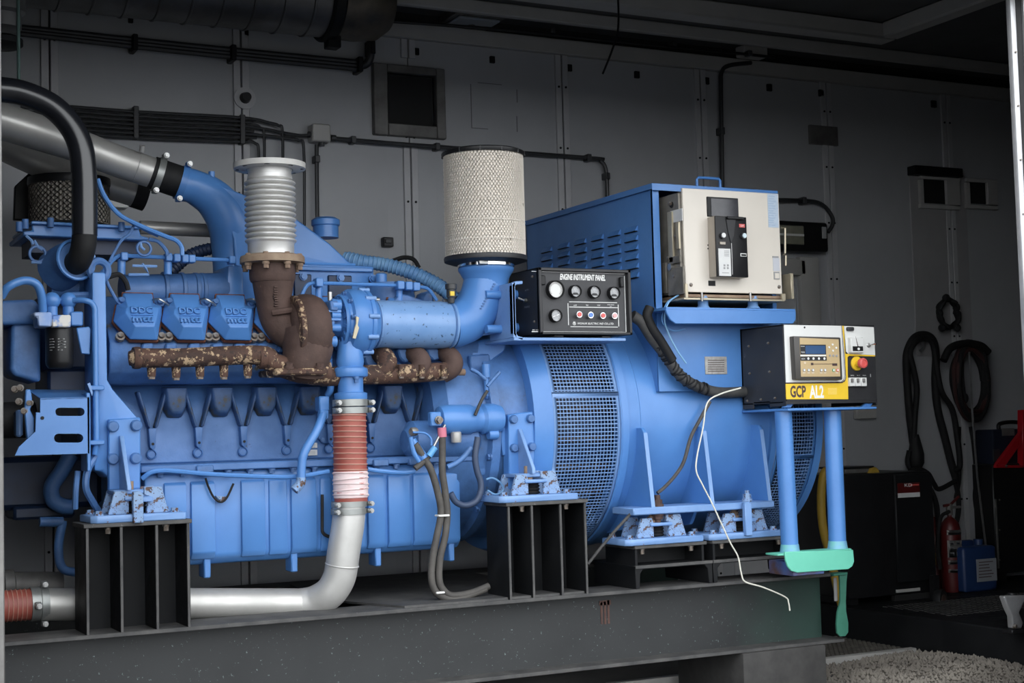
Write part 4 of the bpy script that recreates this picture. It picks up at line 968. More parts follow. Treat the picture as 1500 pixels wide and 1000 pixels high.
q = crect(768,446,896,449); MB().loops([[q['org']+d for d in (V(0,0,0),q['u'],q['u']+q['v'],q['v'])],[q['org']+cn*.005+d for d in (V(0,0,0),q['u'],q['u']+q['v'],q['v'])]]).build('emblem_bar', blue, rc)
for x, y, h in ((706,384,.02),(930,392,.02),(704,572,.004),(944,574,.004)):
    p = PN(x/4,350+y/4,co,cn); MB().lathe([(.016,-.01),(.016,h),(.010,h+.001),(.010,h+.012)], p, cn, 14).build('cover_bolt', blued if y < 500 else bolts, rc)
for k in range(1, 7):
    dup(rc, (pitch*k,0,0), eng)
# fuel and leak-off wires between covers
for k in range(3):
    a = P(222+k*68,440,5.2); MB().tube([P(224+k*69,439,5.16),P(232+k*69,438,5.13),P(240+k*69,442,5.13),P(247+k*69,447,5.15)],.004,6).build('leak_off_pipe', steel, eng)
# valley: coolant manifold, intake manifold, big blue charge air duct
cm_ = MB().tube([P(178,428,5.33),P(330,424,5.33)], .062, 20, sm=False); cm_.build('coolant_manifold', bluec, eng)
for a in (262,282,292,236):
    c = P(a,420,5.33); MB().lathe([(.062,0),(.068,.003),(.068,.014),(.062,.017)], (c.x,5.33,P(255,426,5.33).z), (1,0,0), 24).build('clamp', blued, eng)
im = [(430,384),(548,390),(548,404),(540,440),(340,440),(340,395)]
MB().pprism(im, 5.36, .34).build('intake_manifold', blue, eng, bevel=.008, seg=2)
for q in ((431,401,457,440),(481,403,516,436),(541,404,550,430)):
    MB().rect(*q, 5.352, .02).build('port_recess', navy, eng, bevel=.004)  # navy block, shade of the manifold opening put into its colour
    c = P((q[0]+q[2])/2, q[1]+4, 5.352); MB().bolt((c.x,5.35,c.z),(0,-1,0),.012,.012).build('bolt', blue, eng)
MB().rect(434,391,546,397,5.345,.02).build('manifold_flange', blue, eng, bevel=.003)
dc = MB()
MB().loops([[P(a,b,5.42) for a, b in ((298,262),(356,283),(430,317),(484,357),(520,392),(519,398),(340,398),(338,352),(326,322))],
            [P(a,b,5.40) for a, b in ((302,268),(354,288),(428,322),(480,361),(514,392),(515,398),(344,398),(344,350),(330,324))],]).build('duct_flank', blue, eng) if False else None
MB().pprism([(322,270),(356,284),(430,317),(484,357),(520,391),(518,397),(346,397),(342,350),(332,318),(318,294)], 5.405, .26).build('charge_air_casting', blue, eng, bevel=.03, seg=4)
MB().tube([P(266,270,5.46),P(285,274,5.46),P(315,293,5.47),P(336,325,5.48),P(343,365,5.5),P(345,425,5.5)], [.062,.064,.075,.085,.085,.08], 28, 8).build('charge_air_bend', blue, eng)
MB().pprism([(334,388),(356,388),(358,446),(332,442)], 5.27, .2).build('duct_leg', blue, eng, bevel=.01, seg=2)
c = P(310,256,5.44); MB().cyl((c.x,5.44,c.z-.02),(c.x,5.44,c.z+.012),.012,n=12).build('boss', blue, eng)
c = P(477,330,5.5); MB().cyl((c.x,5.5,c.z-.05),(c.x,5.5,c.z+.0),.05,n=20).build('filler_cap', blue, eng); MB().lathe([(.052,-.004),(.056,0),(.056,.02),(.04,.03)],(c.x,5.5,c.z),(0,0,1),20).build('filler_lid', blue, eng)
# fuel lines along the valley
fl_ = MB().tube([P(138,412,5.2),P(155,393,5.2),P(166,380,5.2),P(178,374,5.2),P(200,375,5.2),P(338,381,5.2)],.0075,8).build('fuel_line', blue, eng)
for a, b in ((181,376),(246,377),(258,378),(270,379),(280,379.5),(339,381)):
    c = P(a,b,5.2); MB().box(c.x-.012,c.x+.012,5.18,5.22,c.z-.014,c.z+.014).build('pipe_union', blue, fl_, bevel=.003)
for a in (178,246): MB().tube([P(a,380,5.21),P(a,402,5.21)],.014,10,sm=False).build('pipe_post', blue, fl_)
f2 = MB().tube([P(440,437,5.16),P(448,420,5.16),P(456,415,5.16),P(470,414.5,5.16),P(585,418,5.16),P(615,420,5.16),P(628,424,5.16),P(640,440,5.16)],.007,8).build('fuel_line', blue, eng)
for a, b in ((466,414),(585,418),(597,419),(608,420)):
    c = P(a,b,5.16); MB().box(c.x-.014,c.x+.014,5.14,5.18,c.z-.016,c.z+.016).build('pipe_union', blue, f2, bevel=.003)
for a in (467,585): MB().tube([P(a,420,5.18),P(a,447,5.18)],.013,10,sm=False).build('pipe_post', blue, f2)
MB().tube([P(440,384,5.25),P(450,386,5.25),P(520,388,5.25)],.006,6,sm=False).build('fuel_line', blue, eng)
c = P(577,425,5.25); MB().lathe([(.02,-.09),(.095,-.06),(.1,-.02),(.085,.03),(.03,.032)],(c.x,5.3,c.z),(0,0,1),28).build('breather_dome', bluec, eng)
MB().lathe([(.022,0),(.022,.035),(.015,.04)],(c.x-.03,5.3,c.z+.03),(0,0,1),14).build('breather_neck', blue, eng)
MB().pprism([(572,446),(586,430),(598,432),(640,447)],5.17,.1).build('valley_cover', blued, eng, bevel=.004)
MB().pprism([(618,448),(619,432),(624,426),(632,426),(636,432),(637,448)],5.2,.08).build('valley_boss', blued, eng, bevel=.01)
# exhaust manifold, flaking rust
em = MB().tube([P(189,525,5.03),P(205,524,5.02),P(260,524,5.02),P(380,520,5.02),P(400,532,5.02),P(440,543,5.02),P(480,547,5.02)],[.024,.033,.033,.034,.036,.044,.046],14,6).build('exhaust_manifold', rustm, eng)
for i, (a, b) in enumerate(((222,550),(258,551.5),(293,550),(328,550.5),(363,549),(396,548))):
    c = P(a,b,5.03); MB().cyl(c-V(0,0,.004),c+V(0,0,.05),.014,.017,n=12).build('manifold_stud', rustm, em)
    MB().cyl(c-V(0,0,.012),c-V(0,0,.003),.012,n=8).build('bolt', bolts, em)
for a, b, r0 in ((348,517,.012),(200,524,.036),(383,524,.038)):
    c = P(a,b,5.02); MB().lathe([(r0,-.012),(r0*1.05,-.006),(r0*1.05,.006),(r0,.012)],c,(1,0,0),18).build('manifold_joint', rustm, em)
er = MB().tube([P(470,552,5.05),P(530,549,5.05),P(600,547,5.05),P(655,543,5.05),P(668,538,5.07)],[.035,.036,.036,.034,.02],14,5).build('exhaust_manifold', rustm, eng)
for a in (555,605,652):
    MB().tube([P(a-4,549,5.06),P(a+10,540,5.04),P(a+12,528,5.05),P(a+2,518,5.10),P(a-8,515,5.16)],[.032,.034,.036,.036,.034],12,5).build('exhaust_port', rust if a > 560 else rustm, er)
for a, b in ((588,550),(618,550),(650,550)):
    c = P(a,b,5.01); MB().cyl(c-V(0,0,.004),c+V(0,0,.04),.012,n=10).build('manifold_stud', rustm, er); MB().cyl(c-V(0,0,.01),c-V(0,0,.002),.010,n=8).build('bolt', bolts, er)
for a, b in ((555,520),(590,518),(632,515),(540,527)):
    MB().pprism([(a-8,b-8),(a+10,b-8),(a+14,b+10),(a+4,b+14),(a-4,b+6)],5.1,.05).build('head_boss', bluec, eng, bevel=.006)
c = P(676,545,5.05); MB().cyl(c-V(.02,0,0),c+V(.012,0,0),.013,n=10).build('plug', rustf, eng)
# front upright with lifting eye, mounting bracket
up_ = MB().pprism([(134.5,398),(155.5,398),(158,556),(166,570),(206,616),(206,700),(158,700),(150,690),(138,690),(136,570)], 5.04, .14).build('front_upright', blue, eng, bevel=.01, seg=2)
c = P(145,396,5.08); MB().torus(c,(0.25,-1,0),.032,.013,20,8).build('lifting_eye', bluec, eng)
bk = MB().pprism([(159,614),(206,611),(206,716),(159,718)], 5.02, .025).build('foot_bracket', blue, eng, bevel=.004)
for a, b in ((165,624.5),(199,623),(165,672),(198.5,671)):
    c = P(a,b,5.02); MB().lathe([(.019,0),(.019,.012),(.015,.016)],(c.x,5.02,c.z),(0,-1,0),16).build('bolt', bluec, bk)
x0 = P(181,640,4.98).x; zt = P(181,638,5.0).z; zb = PT+.10
MB().prismx([(5.02,zt),(5.005,zt),(4.905,zb+.012),(4.905,zb),(5.02,zb)], x0-.007, x0+.007).build('gusset', bluep, bk, bevel=.002)
MB().box(P(160,715,5.0).x,P(206,712,5.0).x,4.93,5.04,zb-.012,zb+.002).build('foot_plate', bluep, bk, bevel=.003)
bk2 = MB().pprism([(745,607),(781,602),(784,640),(782,716),(746,716)], 5.02, .05).build('foot_bracket', blue, eng, bevel=.004)
for a, b in ((751,614),(776,613),(752,656),(778,654)):
    c = P(a,b,5.02); MB().lathe([(.016,0),(.016,.012),(.013,.016)],(c.x,5.02,c.z),(0,-1,0),16).build('bolt', bluec, bk2)
x0 = P(768,640,4.98).x; zt = P(766,628,5.0).z
MB().prismx([(5.03,zt),(5.01,zt),(4.91,zb+.02),(4.91,zb),(5.03,zb)], x0-.007, x0+.007).build('gusset', bluep, bk2, bevel=.002)
MB().box(P(746,715,5.0).x,P(800,710,5.0).x,4.93,5.05,zb-.012,zb+.002).build('foot_plate', bluep, bk2, bevel=.003)
MB().pprism([(737,625),(746,625),(746,664),(738,668),(734,640)], 5.05, .06).build('bracket_side', blue, eng, bevel=.004)
# flywheel housing
fh = MB().lathe([(.1,2.30),(.37,2.30),(.42,2.34),(.43,2.40),(.43,2.49),(.455,2.50),(.455,2.535),(.44,2.54),(.44,2.66)],(0,AY,AZc),(1,0,0),72,(1,0)).build('flywheel_housing', blued, eng)
for i in range(12):
    a = math.radians(15+i*30); MB().bolt((2.50,AY-math.sin(a)*.443,AZc+math.cos(a)*.443),(-1,0,0),.012,.014).build('bolt', bluec, fh)
MB().pprism([(712,612),(736,606),(736,690),(700,700),(690,670),(700,640)],5.1,.15).build('rear_casting', blued, eng, bevel=.02, seg=2)
MB().pprism([(690,500),(745,492),(740,515),(706,540),(690,540)],5.14,.16).build('intake_bracket', blue, eng, bevel=.008)
MB().pprism([(688,520),(718,518),(718,548),(706,552),(690,546)],5.12,.1).build('rear_head_plate', bluec, eng, bevel=.006)
c = P(712,545,5.08); MB().cyl(c-V(0,0,.02),c+V(0,0,.03),.016,n=14).build('sensor', blue, eng); MB().cyl(c-V(0,0,.10),c-V(0,0,.02),.009,n=10).build('sensor_plug', blue, eng)
# starter motor
st_ = thing('starter_motor', 'blue starter motor cylinder at the right end of the engine, above two black cables', 'starter motor', P(680,632,5.06))
SY = 5.06; zs_ = P(690,614,SY).z
xq = lambda a: P(a,614,SY).x
MB().lathe([(.03,xq(640)),(.05,xq(643)),(.056,xq(650)),(.056,xq(688)),(.050,xq(691)),(.048,xq(702)),(.05,xq(703)),(.058,xq(706)),(.056,xq(709)),(.058,xq(712)),(.058,xq(722)),(.05,xq(732)),(.03,xq(735))],(0,SY,zs_),(1,0,0),28).build('solenoid_body', blue, st_)
MB().lathe([(.04,xq(602)),(.075,xq(612)),(.078,xq(700)),(.06,xq(706))],(0,5.13,zs_-.075),(1,0,0),28).build('motor_body', bluec, st_)
MB().rect(631,603,647,624,5.0,.03).build('terminal_block', blue, st_, bevel=.004)
c = P(642,615,5.0); MB().bolt((c.x,5.0,c.z),(0,-1,0),.012,.02).build('terminal_nut', bolts, st_)
c = P(668,640,5.03); MB().lathe([(.018,-.02),(.02,-.012),(.02,.016),(.016,.02)],c,(0,0,1),16).build('pressure_sender', alu, st_)
c = P(722,636,5.04); MB().lathe([(.018,-.02),(.02,-.012),(.02,.016),(.016,.02)],c,(1,0,0),16).build('end_cap', blue, st_)
# ---- front end of the engine
flt = thing('oil_filter', 'black spin-on filter canister with white print, at the left of the engine', 'filter', P(88,540,5.06))
c = P(87,508,5.06); rf = rad(c,20); h0, h1 = P(87,537,5.06).z, P(87,480,5.06).z
MB().lathe([(rf*.8,h0-.005-c.z),(rf*.96,h0+.006-c.z),(rf,h0+.016-c.z),(rf,h1-.006-c.z),(rf*.95,h1-c.z)],c,(0,0,1),32).build('canister', blackp, flt)
mb = MB()
def on_can(mb, a0, a1, z0, z1):
    n = 3
    for i in range(n):
        aa, ab = math.radians(a0+(a1-a0)*i/n), math.radians(a0+(a1-a0)*(i+1)/n)
        q = lambda a, r: V(c.x+math.sin(a)*r, c.y-math.cos(a)*r, 0)
        mb.loops([[q(aa,rf)+V(0,0,z),q(ab,rf)+V(0,0,z),q(ab,rf+.0008)+V(0,0,z),q(aa,rf+.0008)+V(0,0,z)] for z in (z0,z1)])
for z, w in ((.022,18),(.013,22),(.004,20),(-.005,22),(-.014,12)):
    on_can(mb,-52,-52+w,c.z+z,c.z+z+.003); on_can(mb,-16,-16+w*1.5,c.z+z,c.z+z+.003)
mb.build('canister_print', greyink, flt)
MB().pprism([(50,457),(76,457),(76,478),(56,478),(55,464),(50,464)],5.0,.09).build('filter_head', mat('worn_white_blue',(.55,.54,.5),(.2,.32,.6),7,.5), flt, bevel=.004)
MB().pprism([(76,461),(104,461),(104,479),(76,479)],5.0,.1).build('filter_head', mat('worn_blue_white',(.12,.24,.56),(.6,.58,.54),8,.5,lo=.55,hi=.6), flt, bevel=.004)
MB().pprism([(103,456),(122,456),(122,477),(104,477)],5.03,.08).build('filter_head', blue, flt, bevel=.004)
for a in (76,100): c2 = P(a,440,5.06); MB().sph(c2,.028,14).build('pipe_joint', blue, flt); MB().cyl(c2-V(0,0,.05),c2,.018,n=14).build('pipe_joint', blue, flt)
MB().cyl(P(78,440,5.06),P(100,440,5.06),.011,n=10).build('link_pipe', blue, flt)
MB().pprism([(112,480),(131,478),(133,482),(132,519),(119,518)],5.03,.012).build('gusset_plate', blue, eng, bevel=.003)
ms = P(5,500,5.2)
MB().pprism([(17,474),(50,471),(60,478),(60,560),(20,550),(15,540)],5.14,.2).build('cooler_housing', blued, eng, bevel=.025, seg=4)  # darker paint puts in the shade of this deep-set housing
MB().pprism([(-12,440),(50,438),(58,446),(58,474),(-12,476)],5.12,.25).build('thermostat_housing', bluec, eng, bevel=.02, seg=3)
c = P(2,510,5.1); MB().lathe([(.10,0),(.12,.02),(.12,.12),(.09,.16)],(c.x-.17,5.25,c.z),(1,0,0),28).build('pump_housing', bluec, eng)
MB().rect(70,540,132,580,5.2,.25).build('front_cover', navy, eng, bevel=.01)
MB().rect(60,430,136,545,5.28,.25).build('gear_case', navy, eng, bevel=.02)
MB().tube([P(2,434,5.04),P(12,420,5.02),P(34,411,5.02),P(52,415,5.02),P(60,430,5.03),P(63,456,5.05)],.014,10).build('coolant_hose', blue, eng)
MB().tube([P(100,440,5.05),P(125,440,5.02),P(137,448,5.02),P(139,470,5.02),P(140,560,5.02),P(141,640,5.02),P(139,665,5.03)],.010,10).build('oil_pipe', blue, eng)
MB().tube([P(98,433,5.1),P(130,432,5.1),P(150,430,5.15)],.012,8).build('oil_pipe', bluec, eng)
for b in (568,648): c = P(141,b,5.01); MB().box(c.x-.025,c.x+.025,5.0,5.03,c.z-.008,c.z+.008).build('pipe_clip', blue, eng, bevel=.003)
for a, b, r0 in ((104,412,.045),(118,416,.03),(90,420,.05)): c = P(a,b,5.22); MB().cyl(c-V(.04,0,0),c+V(.05,0,0),r0,n=18).build('hose_stub', bluec, eng)
# slotted bracket plate
pb = MB()
zt_, zb_ = P(90,583,5.0).z, P(90,664,5.0).z
def slotted(name, px, slots, Y, d, m, par):
    import mathutils.geometry as mg
    polys = [[V(*xz(a,b,Y),0) for a, b in px]]
    for x0, x1, y0, y1 in slots:
        r = (y1-y0)/2; pts = []
        for k in range(7):
            t = math.pi*(.5+k/6); pts.append((x0+r+r*math.cos(t), y0+r-r*math.sin(t)))
        for k in range(7):
            t = -math.pi*.5+math.pi*k/6; pts.append((x1-r+r*math.cos(t), y0+r-r*math.sin(t)))
        polys.append([V(*xz(a,b,Y),0) for a, b in pts])
    tris = mg.tessellate_polygon(polys); flat = [p for q in polys for p in q]
    mb = MB(); A = [mb.bm.verts.new((p.x,Y,p.y)) for p in flat]; B = [mb.bm.verts.new((p.x,Y+d,p.y)) for p in flat]
    for t in tris: mb.face([A[i] for i in t]); mb.face([B[i] for i in t[::-1]])
    k = 0
    for q in polys:
        n = len(q)
        for i in range(n): mb.face((A[k+i],A[k+(i+1)%n],B[k+(i+1)%n],B[k+i]))
        k += n
    return mb.build(name, m, par)
br = slotted('slotted_bracket', [(59,584),(131,582),(131,664),(22,667),(28,654),(52,632),(53,604),(59,604)], [(81,124,597,609),(79,122,635,648)], 4.99, .012, blue, eng)
MB().loops([[P(59,583,4.99),P(131,581.5,4.99),P(131,583,4.99),P(59,585,4.99)],[P(40,570,5.2),P(131,571,5.2),P(131,572.5,5.2),P(40,571.5,5.2)]]).build('bracket_top', blue, eng)
MB().rect(127,575,133,690,4.99,.1).build('bracket_edge', blue, eng, bevel=.003)
MB().pprism([(38,570),(45,570),(48,590),(44,600),(50,612),(51,650),(40,650),(36,600)],5.02,.02).build('bracket_arm', blue, eng, bevel=.003)
c = P(62,612,4.989); MB().cyl((c.x,4.988,c.z),(c.x,4.99,c.z),.006,n=10).build('bracket_hole', dark, eng)
for a, b in ((22,570),(30,568),(44,590),(28,588),(36,602)):
    c = P(a,b,5.03); MB().bolt(c,(-.3,-1,0),.009,.024).build('bolt', bolts, eng)
MB().pprism([(128,562),(132,560),(136,575),(135,580)],4.985,.01).build('bolt_lever', bluep, eng)
c = P(8,615,5.15); pu = MB().lathe([(.05,-.10),(.125,-.10),(.13,-.09),(.118,-.08),(.13,-.07),(.118,-.06),(.13,-.05),(.118,-.04),(.13,-.03),(.13,-.015),(.06,-.01)],(c.x-.02,5.2,c.z),(1,0,0),40); pu.build('drive_pulley', blackp, eng)
MB().lathe([(.06,-.02),(.06,.1)],(c.x,5.2,c.z),(1,0,0),20).build('pulley_hub', blackm, eng)
MB().rect(24,600,34,640,5.08,.06).build('tensioner', bluep, eng, bevel=.008)
# dark lower front: pipes
MB().tube([P(104,665,5.45),P(90,690,5.45),P(76,712,5.45),P(78,732,5.45),P(92,741,5.45),P(106,742,5.45)],.028,12).build('coolant_pipe', bluec, eng)
MB().tube([P(114,690,5.06),P(111,720,5.05),P(110,745,5.06)],.010,8).build('drain_pipe', blued, eng)
MB().tube([P(140,668,5.05),P(128,690,5.04),P(126,715,5.04),P(136,735,5.06),P(144,748,5.08)],.012,8).build('drain_pipe', blued, eng)
MB().tube([P(92,762,5.4),P(86,795,5.4),P(87,820,5.4),P(94,834,5.4),P(112,838,5.4)],.016,10).build('drain_pipe', blued, eng)
MB().tube([P(58,764,5.4),P(92,764,5.4)],.018,10,sm=False).build('drain_stub', blued, eng)
MB().rect(-10,668,150,745,5.55,.2).build('lower_front_cover', navy, eng, bevel=.02)  # dark panel, shade of the lower front put into its colour
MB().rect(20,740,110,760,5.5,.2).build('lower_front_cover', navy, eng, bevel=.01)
# loom along the rail
MB().tube([P(208,701,5.07),P(220,692,5.06),P(235,689,5.06),P(260,690,5.06),P(320,695,5.06),P(400,698,5.06),P(440,697,5.06),P(482,690,5.06)],.0085,8).build('wiring_loom', blue, eng)
MB().tube([P(538,687,5.06),P(560,690,5.06),P(590,692,5.06),P(608,690,5.05)],.0085,8).build('wiring_loom', blue, eng)
dl = MB().tube([P(301,700,5.09),P(305,712,5.09),P(313,728,5.09),P(323,735,5.09),P(332,729,5.09),P(342,708,5.09)],.004,6).build('drain_lip', blackm, eng)
MB().pprism([(316,726),(334,727),(331,733),(324,737)],5.095,.02).build('drain_lip', bluer, eng, bevel=.003)
MB().pprism([(470,600),(482,600),(482,612),(476,616),(468,610)],5.05,.03).build('pipe_clip', blue, eng, bevel=.003)
MB().tube([P(474,606,5.06),P(464,630,5.04),P(446,662,5.03),P(442,680,5.03),P(441,700,5.03)],.0155,14).build('drain_tube', blue, eng)
MB().tube([P(441,699,5.03),P(440,708,5.03),P(431,718,5.03)],.017,12).build('drain_tube_end', bluer, eng)
MB().tube([P(472,724,5.09),P(472,765,5.09),P(473,780,5.09),P(482,786,5.09)],.006,8).build('dipstick_tube', blackm, eng)
# corrugated oil drain of the turbo
pp = [P(481,502,5.08),P(481,530,5.06),P(484,555,5.05),P(484,570,5.06),P(480,578,5.08)]
ct = MB().tube(pp, .0125, 12)
q = spline(pp[:3], 14)
for i in range(2, len(q)-1): ct.torus(q[i], q[i+1]-q[i-1], .0125, .0028, 14, 6)
ct.build('turbo_drain_hose', blue, eng)
MB().rect(468,580,483,602,5.06,.05).build('drain_block', blue, eng, bevel=.004)
# ------------------------------------------------------------------ turbocharger
tc_ = thing('turbocharger', 'turbocharger with rusty brown scroll and blue compressor housing', 'turbocharger', P(455,545,5.05))
TY = 5.04; tcx = P(452,482,TY)
axx = V(1,0,0); zt0 = P(500,472,TY).z
rt_ = rad(tcx, 58)
xA, xB = P(424,480,TY).x, P(477,480,TY).x
w = xB-xA
MB().lathe([(rt_*.55,0),(rt_*.72,w*.04),(rt_*.90,w*.18),(rt_*.985,w*.36),(rt_,w*.5),(rt_*.985,w*.68),(rt_*.92,w*.85),(rt_*.80,w*.97),(rt_*.5,w)],(xA,TY+.03,P(452,487,TY).z),axx,44).build('turbine_scroll', rust, tc_)
MB().lathe([(rt_*.9,-.012),(rt_*.95,-.008),(rt_*.95,.008),(rt_*.9,.012)],(xA+w*.16,TY+.03,P(452,487,TY).z),axx,44).build('vee_clamp', rustm, tc_)
MB().tube([P(452,490,TY-.0),P(450,515,TY-.015),P(446,532,TY-.02),P(444,545,TY-.01)],[.095,.088,.078,.080],26,6).build('turbine_inlet', rust, tc_)
MB().rect(404,539,481,549,4.93,.2).build('turbine_flange', rustm, tc_, bevel=.006)
for a in (423,468): c = P(a,538,4.945); MB().bolt(c,(0,-.3,1),.014,.016).build('bolt', rust, tc_)
xq = lambda a: P(a,472,TY).x
MB().lathe([(.06,xq(474)),(.075,xq(479)),(.075,xq(482)),(.05,xq(484)),(.05,xq(498)),(.07,xq(500))],(0,TY+.02,zt0),axx,28).build('bearing_housing', blue, tc_)
for a, b, r0 in ((490,447,.022),(490,462,.014),(490,480,.014),(484,500,.02)):
    c = P(a,b,TY-.05); MB().cyl(c-V(.012,0,0),c+V(.02,0,0),r0,n=12).build('oil_boss', blue, tc_)
MB().rect(484,440,496,455,TY-.07,.06).build('oil_inlet', bluec, tc_, bevel=.004); c = P(483.5,440,TY-.04); MB().cyl(c,c+V(0,0,.03),.009,n=10).build('oil_union', steel, tc_)
for b in (454,466,478): MB().rect(479,b,500,b+3,TY-.062,.03).build('oil_rib', blue, tc_)
rc_ = rad(P(515,470,TY),50)
MB().lathe([(rc_*.45,xq(501)),(rc_*.62,xq(500)),(rc_*.80,xq(497)),(rc_*.84,xq(500)),(rc_*.80,xq(503)),(rc_*.82,xq(506)),(rc_*.94,xq(508)),(rc_*1.0,xq(513)),(rc_*1.0,xq(527)),(rc_*.95,xq(532)),(rc_*.98,xq(533)),(rc_*.98,xq(538)),(rc_*.86,xq(540)),(rc_*.8,xq(546)),(rc_*.70,xq(549))],(0,TY+.02,zt0),axx,48).build('compressor_housing', blue, tc_)
for i in range(14):
    a = 2*math.pi*i/14; d = V(0,-math.sin(a),math.cos(a)); o = V(0,TY+.02,zt0)
    p0 = o+d*rc_*.5; p1 = o+d*rc_*.78
    MB().loops([[V(xq(499)-.004,0,0)+q+d.cross(axx)*s*.006 for q, s in ((p0,-1),(p0,1),(p1,1),(p1,-1))],[V(xq(506),0,0)+q+d.cross(axx)*s*.006 for q, s in ((p0,-1),(p0,1),(p1,1),(p1,-1))]]).build('fin', blue, tc_)
for i in range(10):
    a = 2*math.pi*(i+.3)/10; d = V(0,-math.sin(a),math.cos(a)); o = V(0,TY+.02,zt0)
    MB().cyl(o+d*rc_*.97+V(xq(526),0,0),o+d*rc_*.97+V(xq(541),0,0),.009,n=10).build('bolt_boss', bluep, tc_)
    MB().bolt(o+d*rc_*.86+V(xq(507),0,0),(-1,0,0),.008,.012).build('bolt', bluec, tc_)
c = P(527,478,TY-.115)
MB().pprism([(522,463),(526,465),(524,476),(526,480),(521,496),(517,495),(520,480),(522,474)],TY+.02-rc_-.0015,.008).build('bare_patch', mat('bare_cream',(.55,.48,.33),(.48,.42,.3),9,.6), tc_)
c0_ = P(513,540,5.03)
zq = lambda b: P(513,b,5.03).z-c0_.z
rn = rad(c0_,19)
MB().lathe([(rn*.9,zq(500)),(rn*1.0,zq(516)),(rn*1.08,zq(530)),(rn*1.0,zq(537)),(rn*1.32,zq(540)),(rn*1.35,zq(543)),(rn*1.35,zq(550)),(rn*1.28,zq(552)),(rn*.98,zq(553)),(rn*.98,zq(574)),(rn*1.28,zq(576)),(rn*1.28,zq(582)),(rn*1.22,zq(586))],c0_,(0,0,1),40).build('compressor_outlet', blue, tc_)
MB().bolt(P(522,552,4.97),(0,0,-1),.008,.02).build('bolt', bluec, tc_)
# exhaust elbow + bellows
el = thing('exhaust_elbow', 'rusty brown cast exhaust elbow between the bellows and the turbocharger', 'exhaust pipe', P(410,470,5.09))
EYY = 5.09
re_ = rad(P(400,420,EYY),26)
MB().tube([P(399,384,EYY),P(400,410,EYY),P(401,440,EYY),P(407,466,EYY),P(418,484,EYY-.01),P(432,490,EYY-.03)],[re_*1.28,re_*1.2,re_*1.0,re_*1.0,re_*.95,re_*.92],28,7).build('elbow_casting', rust, el)
c = P(399,401,EYY); MB().lathe([(re_*1.2,-.03),(re_*1.28,-.02),(re_*1.3,0),(re_*1.3,.03)],c,(0,0,1),36).build('elbow_collar', rust, el)
MB().tube([P(399,458,5.03),P(412,456,5.02),P(428,454,5.03)],.012,8).build('cast_rib', rust, el)
text('lettering','MADE OF',0,0,0,0,0,rust,el,u=V(0,0,-.0001)+ (P(406,450,EYY-re_*1.02)-P(405,416,EYY-re_*1.12)),v=V(.022,0,0),org=P(403,418,EYY-re_*1.16)) if False else None
mb = MB(); rs = random.Random(4)
for k in range(9):
    a = P(404+rs.uniform(-1,1),420+k*3.4,EYY-re_*1.1); mb.box(a.x-.006,a.x+.007,a.y-.004,a.y+.03,a.z-.0025,a.z+.0015)
mb.build('cast_marks', rust, el)
rbl = rad(P(395,310,EYY),37.5)
bl_ = thing('exhaust_bellows', 'silver corrugated exhaust bellows with round flanges, standing upright', 'exhaust bellows', P(399,386,EYY))
cb_ = P(396,310,EYY); zb_ = lambda b: P(396,b,EYY).z
tp = [(P(394,y,EYY).x) for y in (240,390)]
prof = [(rbl*.86,zb_(258)),(rbl*.88,zb_(263))]
nb = 12
for i in range(nb):
    a = zb_(265)+(zb_(357)-zb_(265))*i/nb; b = zb_(265)+(zb_(357)-zb_(265))*(i+1)/nb
    for k in range(6):
        t = k/6; prof.append((rbl*(.81+.19*math.sin(math.pi*t)**.6), a+(b-a)*t))
prof += [(rbl*.9,zb_(358)),(rbl*.9,zb_(376))]
MB().lathe([(r,z) for r, z in prof],(cb_.x,EYY,0),(0,0,1),48,(0,0)).build('bellows', bellm, bl_, ang=60)
rfl = rad(cb_,52.5)
MB().lathe([(rbl*.6,zb_(240)),(rfl,zb_(240)),(rfl,zb_(248)),(rbl*.9,zb_(249))],(cb_.x,EYY,0),(0,0,1),48,(0,0)).build('top_flange', flangew, bl_)
MB().lathe([(rbl*.88,zb_(249)),(rbl*.84,zb_(253)),(rbl*.86,zb_(262))],(cb_.x,EYY,0),(0,0,1),40,(0,0)).build('neck', bellm, bl_)
mb = MB()
for i in range(8):
    a = 2*math.pi*(i+.5)/8; mb.cyl((cb_.x+math.cos(a)*rfl*.86,EYY+math.sin(a)*rfl*.86,zb_(248)-.001),(cb_.x+math.cos(a)*rfl*.86,EYY+math.sin(a)*rfl*.86,zb_(248)+.003),.011,n=12)
mb.build('bolt_hole', dark, bl_)
rf2 = rad(cb_,47)
fl2 = MB().lathe([(rbl*.88,zb_(373)),(rf2*.8,zb_(373.5)),(rf2*.98,zb_(376)),(rf2,zb_(379)),(rf2,zb_(386)),(rbl*.7,zb_(388))],(P(399,380,EYY).x,EYY,0),(0,0,1),48,(0,1)).build('bottom_flange', rustf, bl_)
for i in range(8):
    a = 2*math.pi*(i+.3)/8; c = V(P(399,380,EYY).x+math.cos(a)*rf2*.86,EYY+math.sin(a)*rf2*.86,zb_(387.5)); MB().bolt(c,(0,0,-1),.010,.022).build('bolt', rustf, fl2); MB().bolt(V(c.x,c.y,zb_(376)),(0,0,1),.009,.008).build('bolt', rustf, fl2)
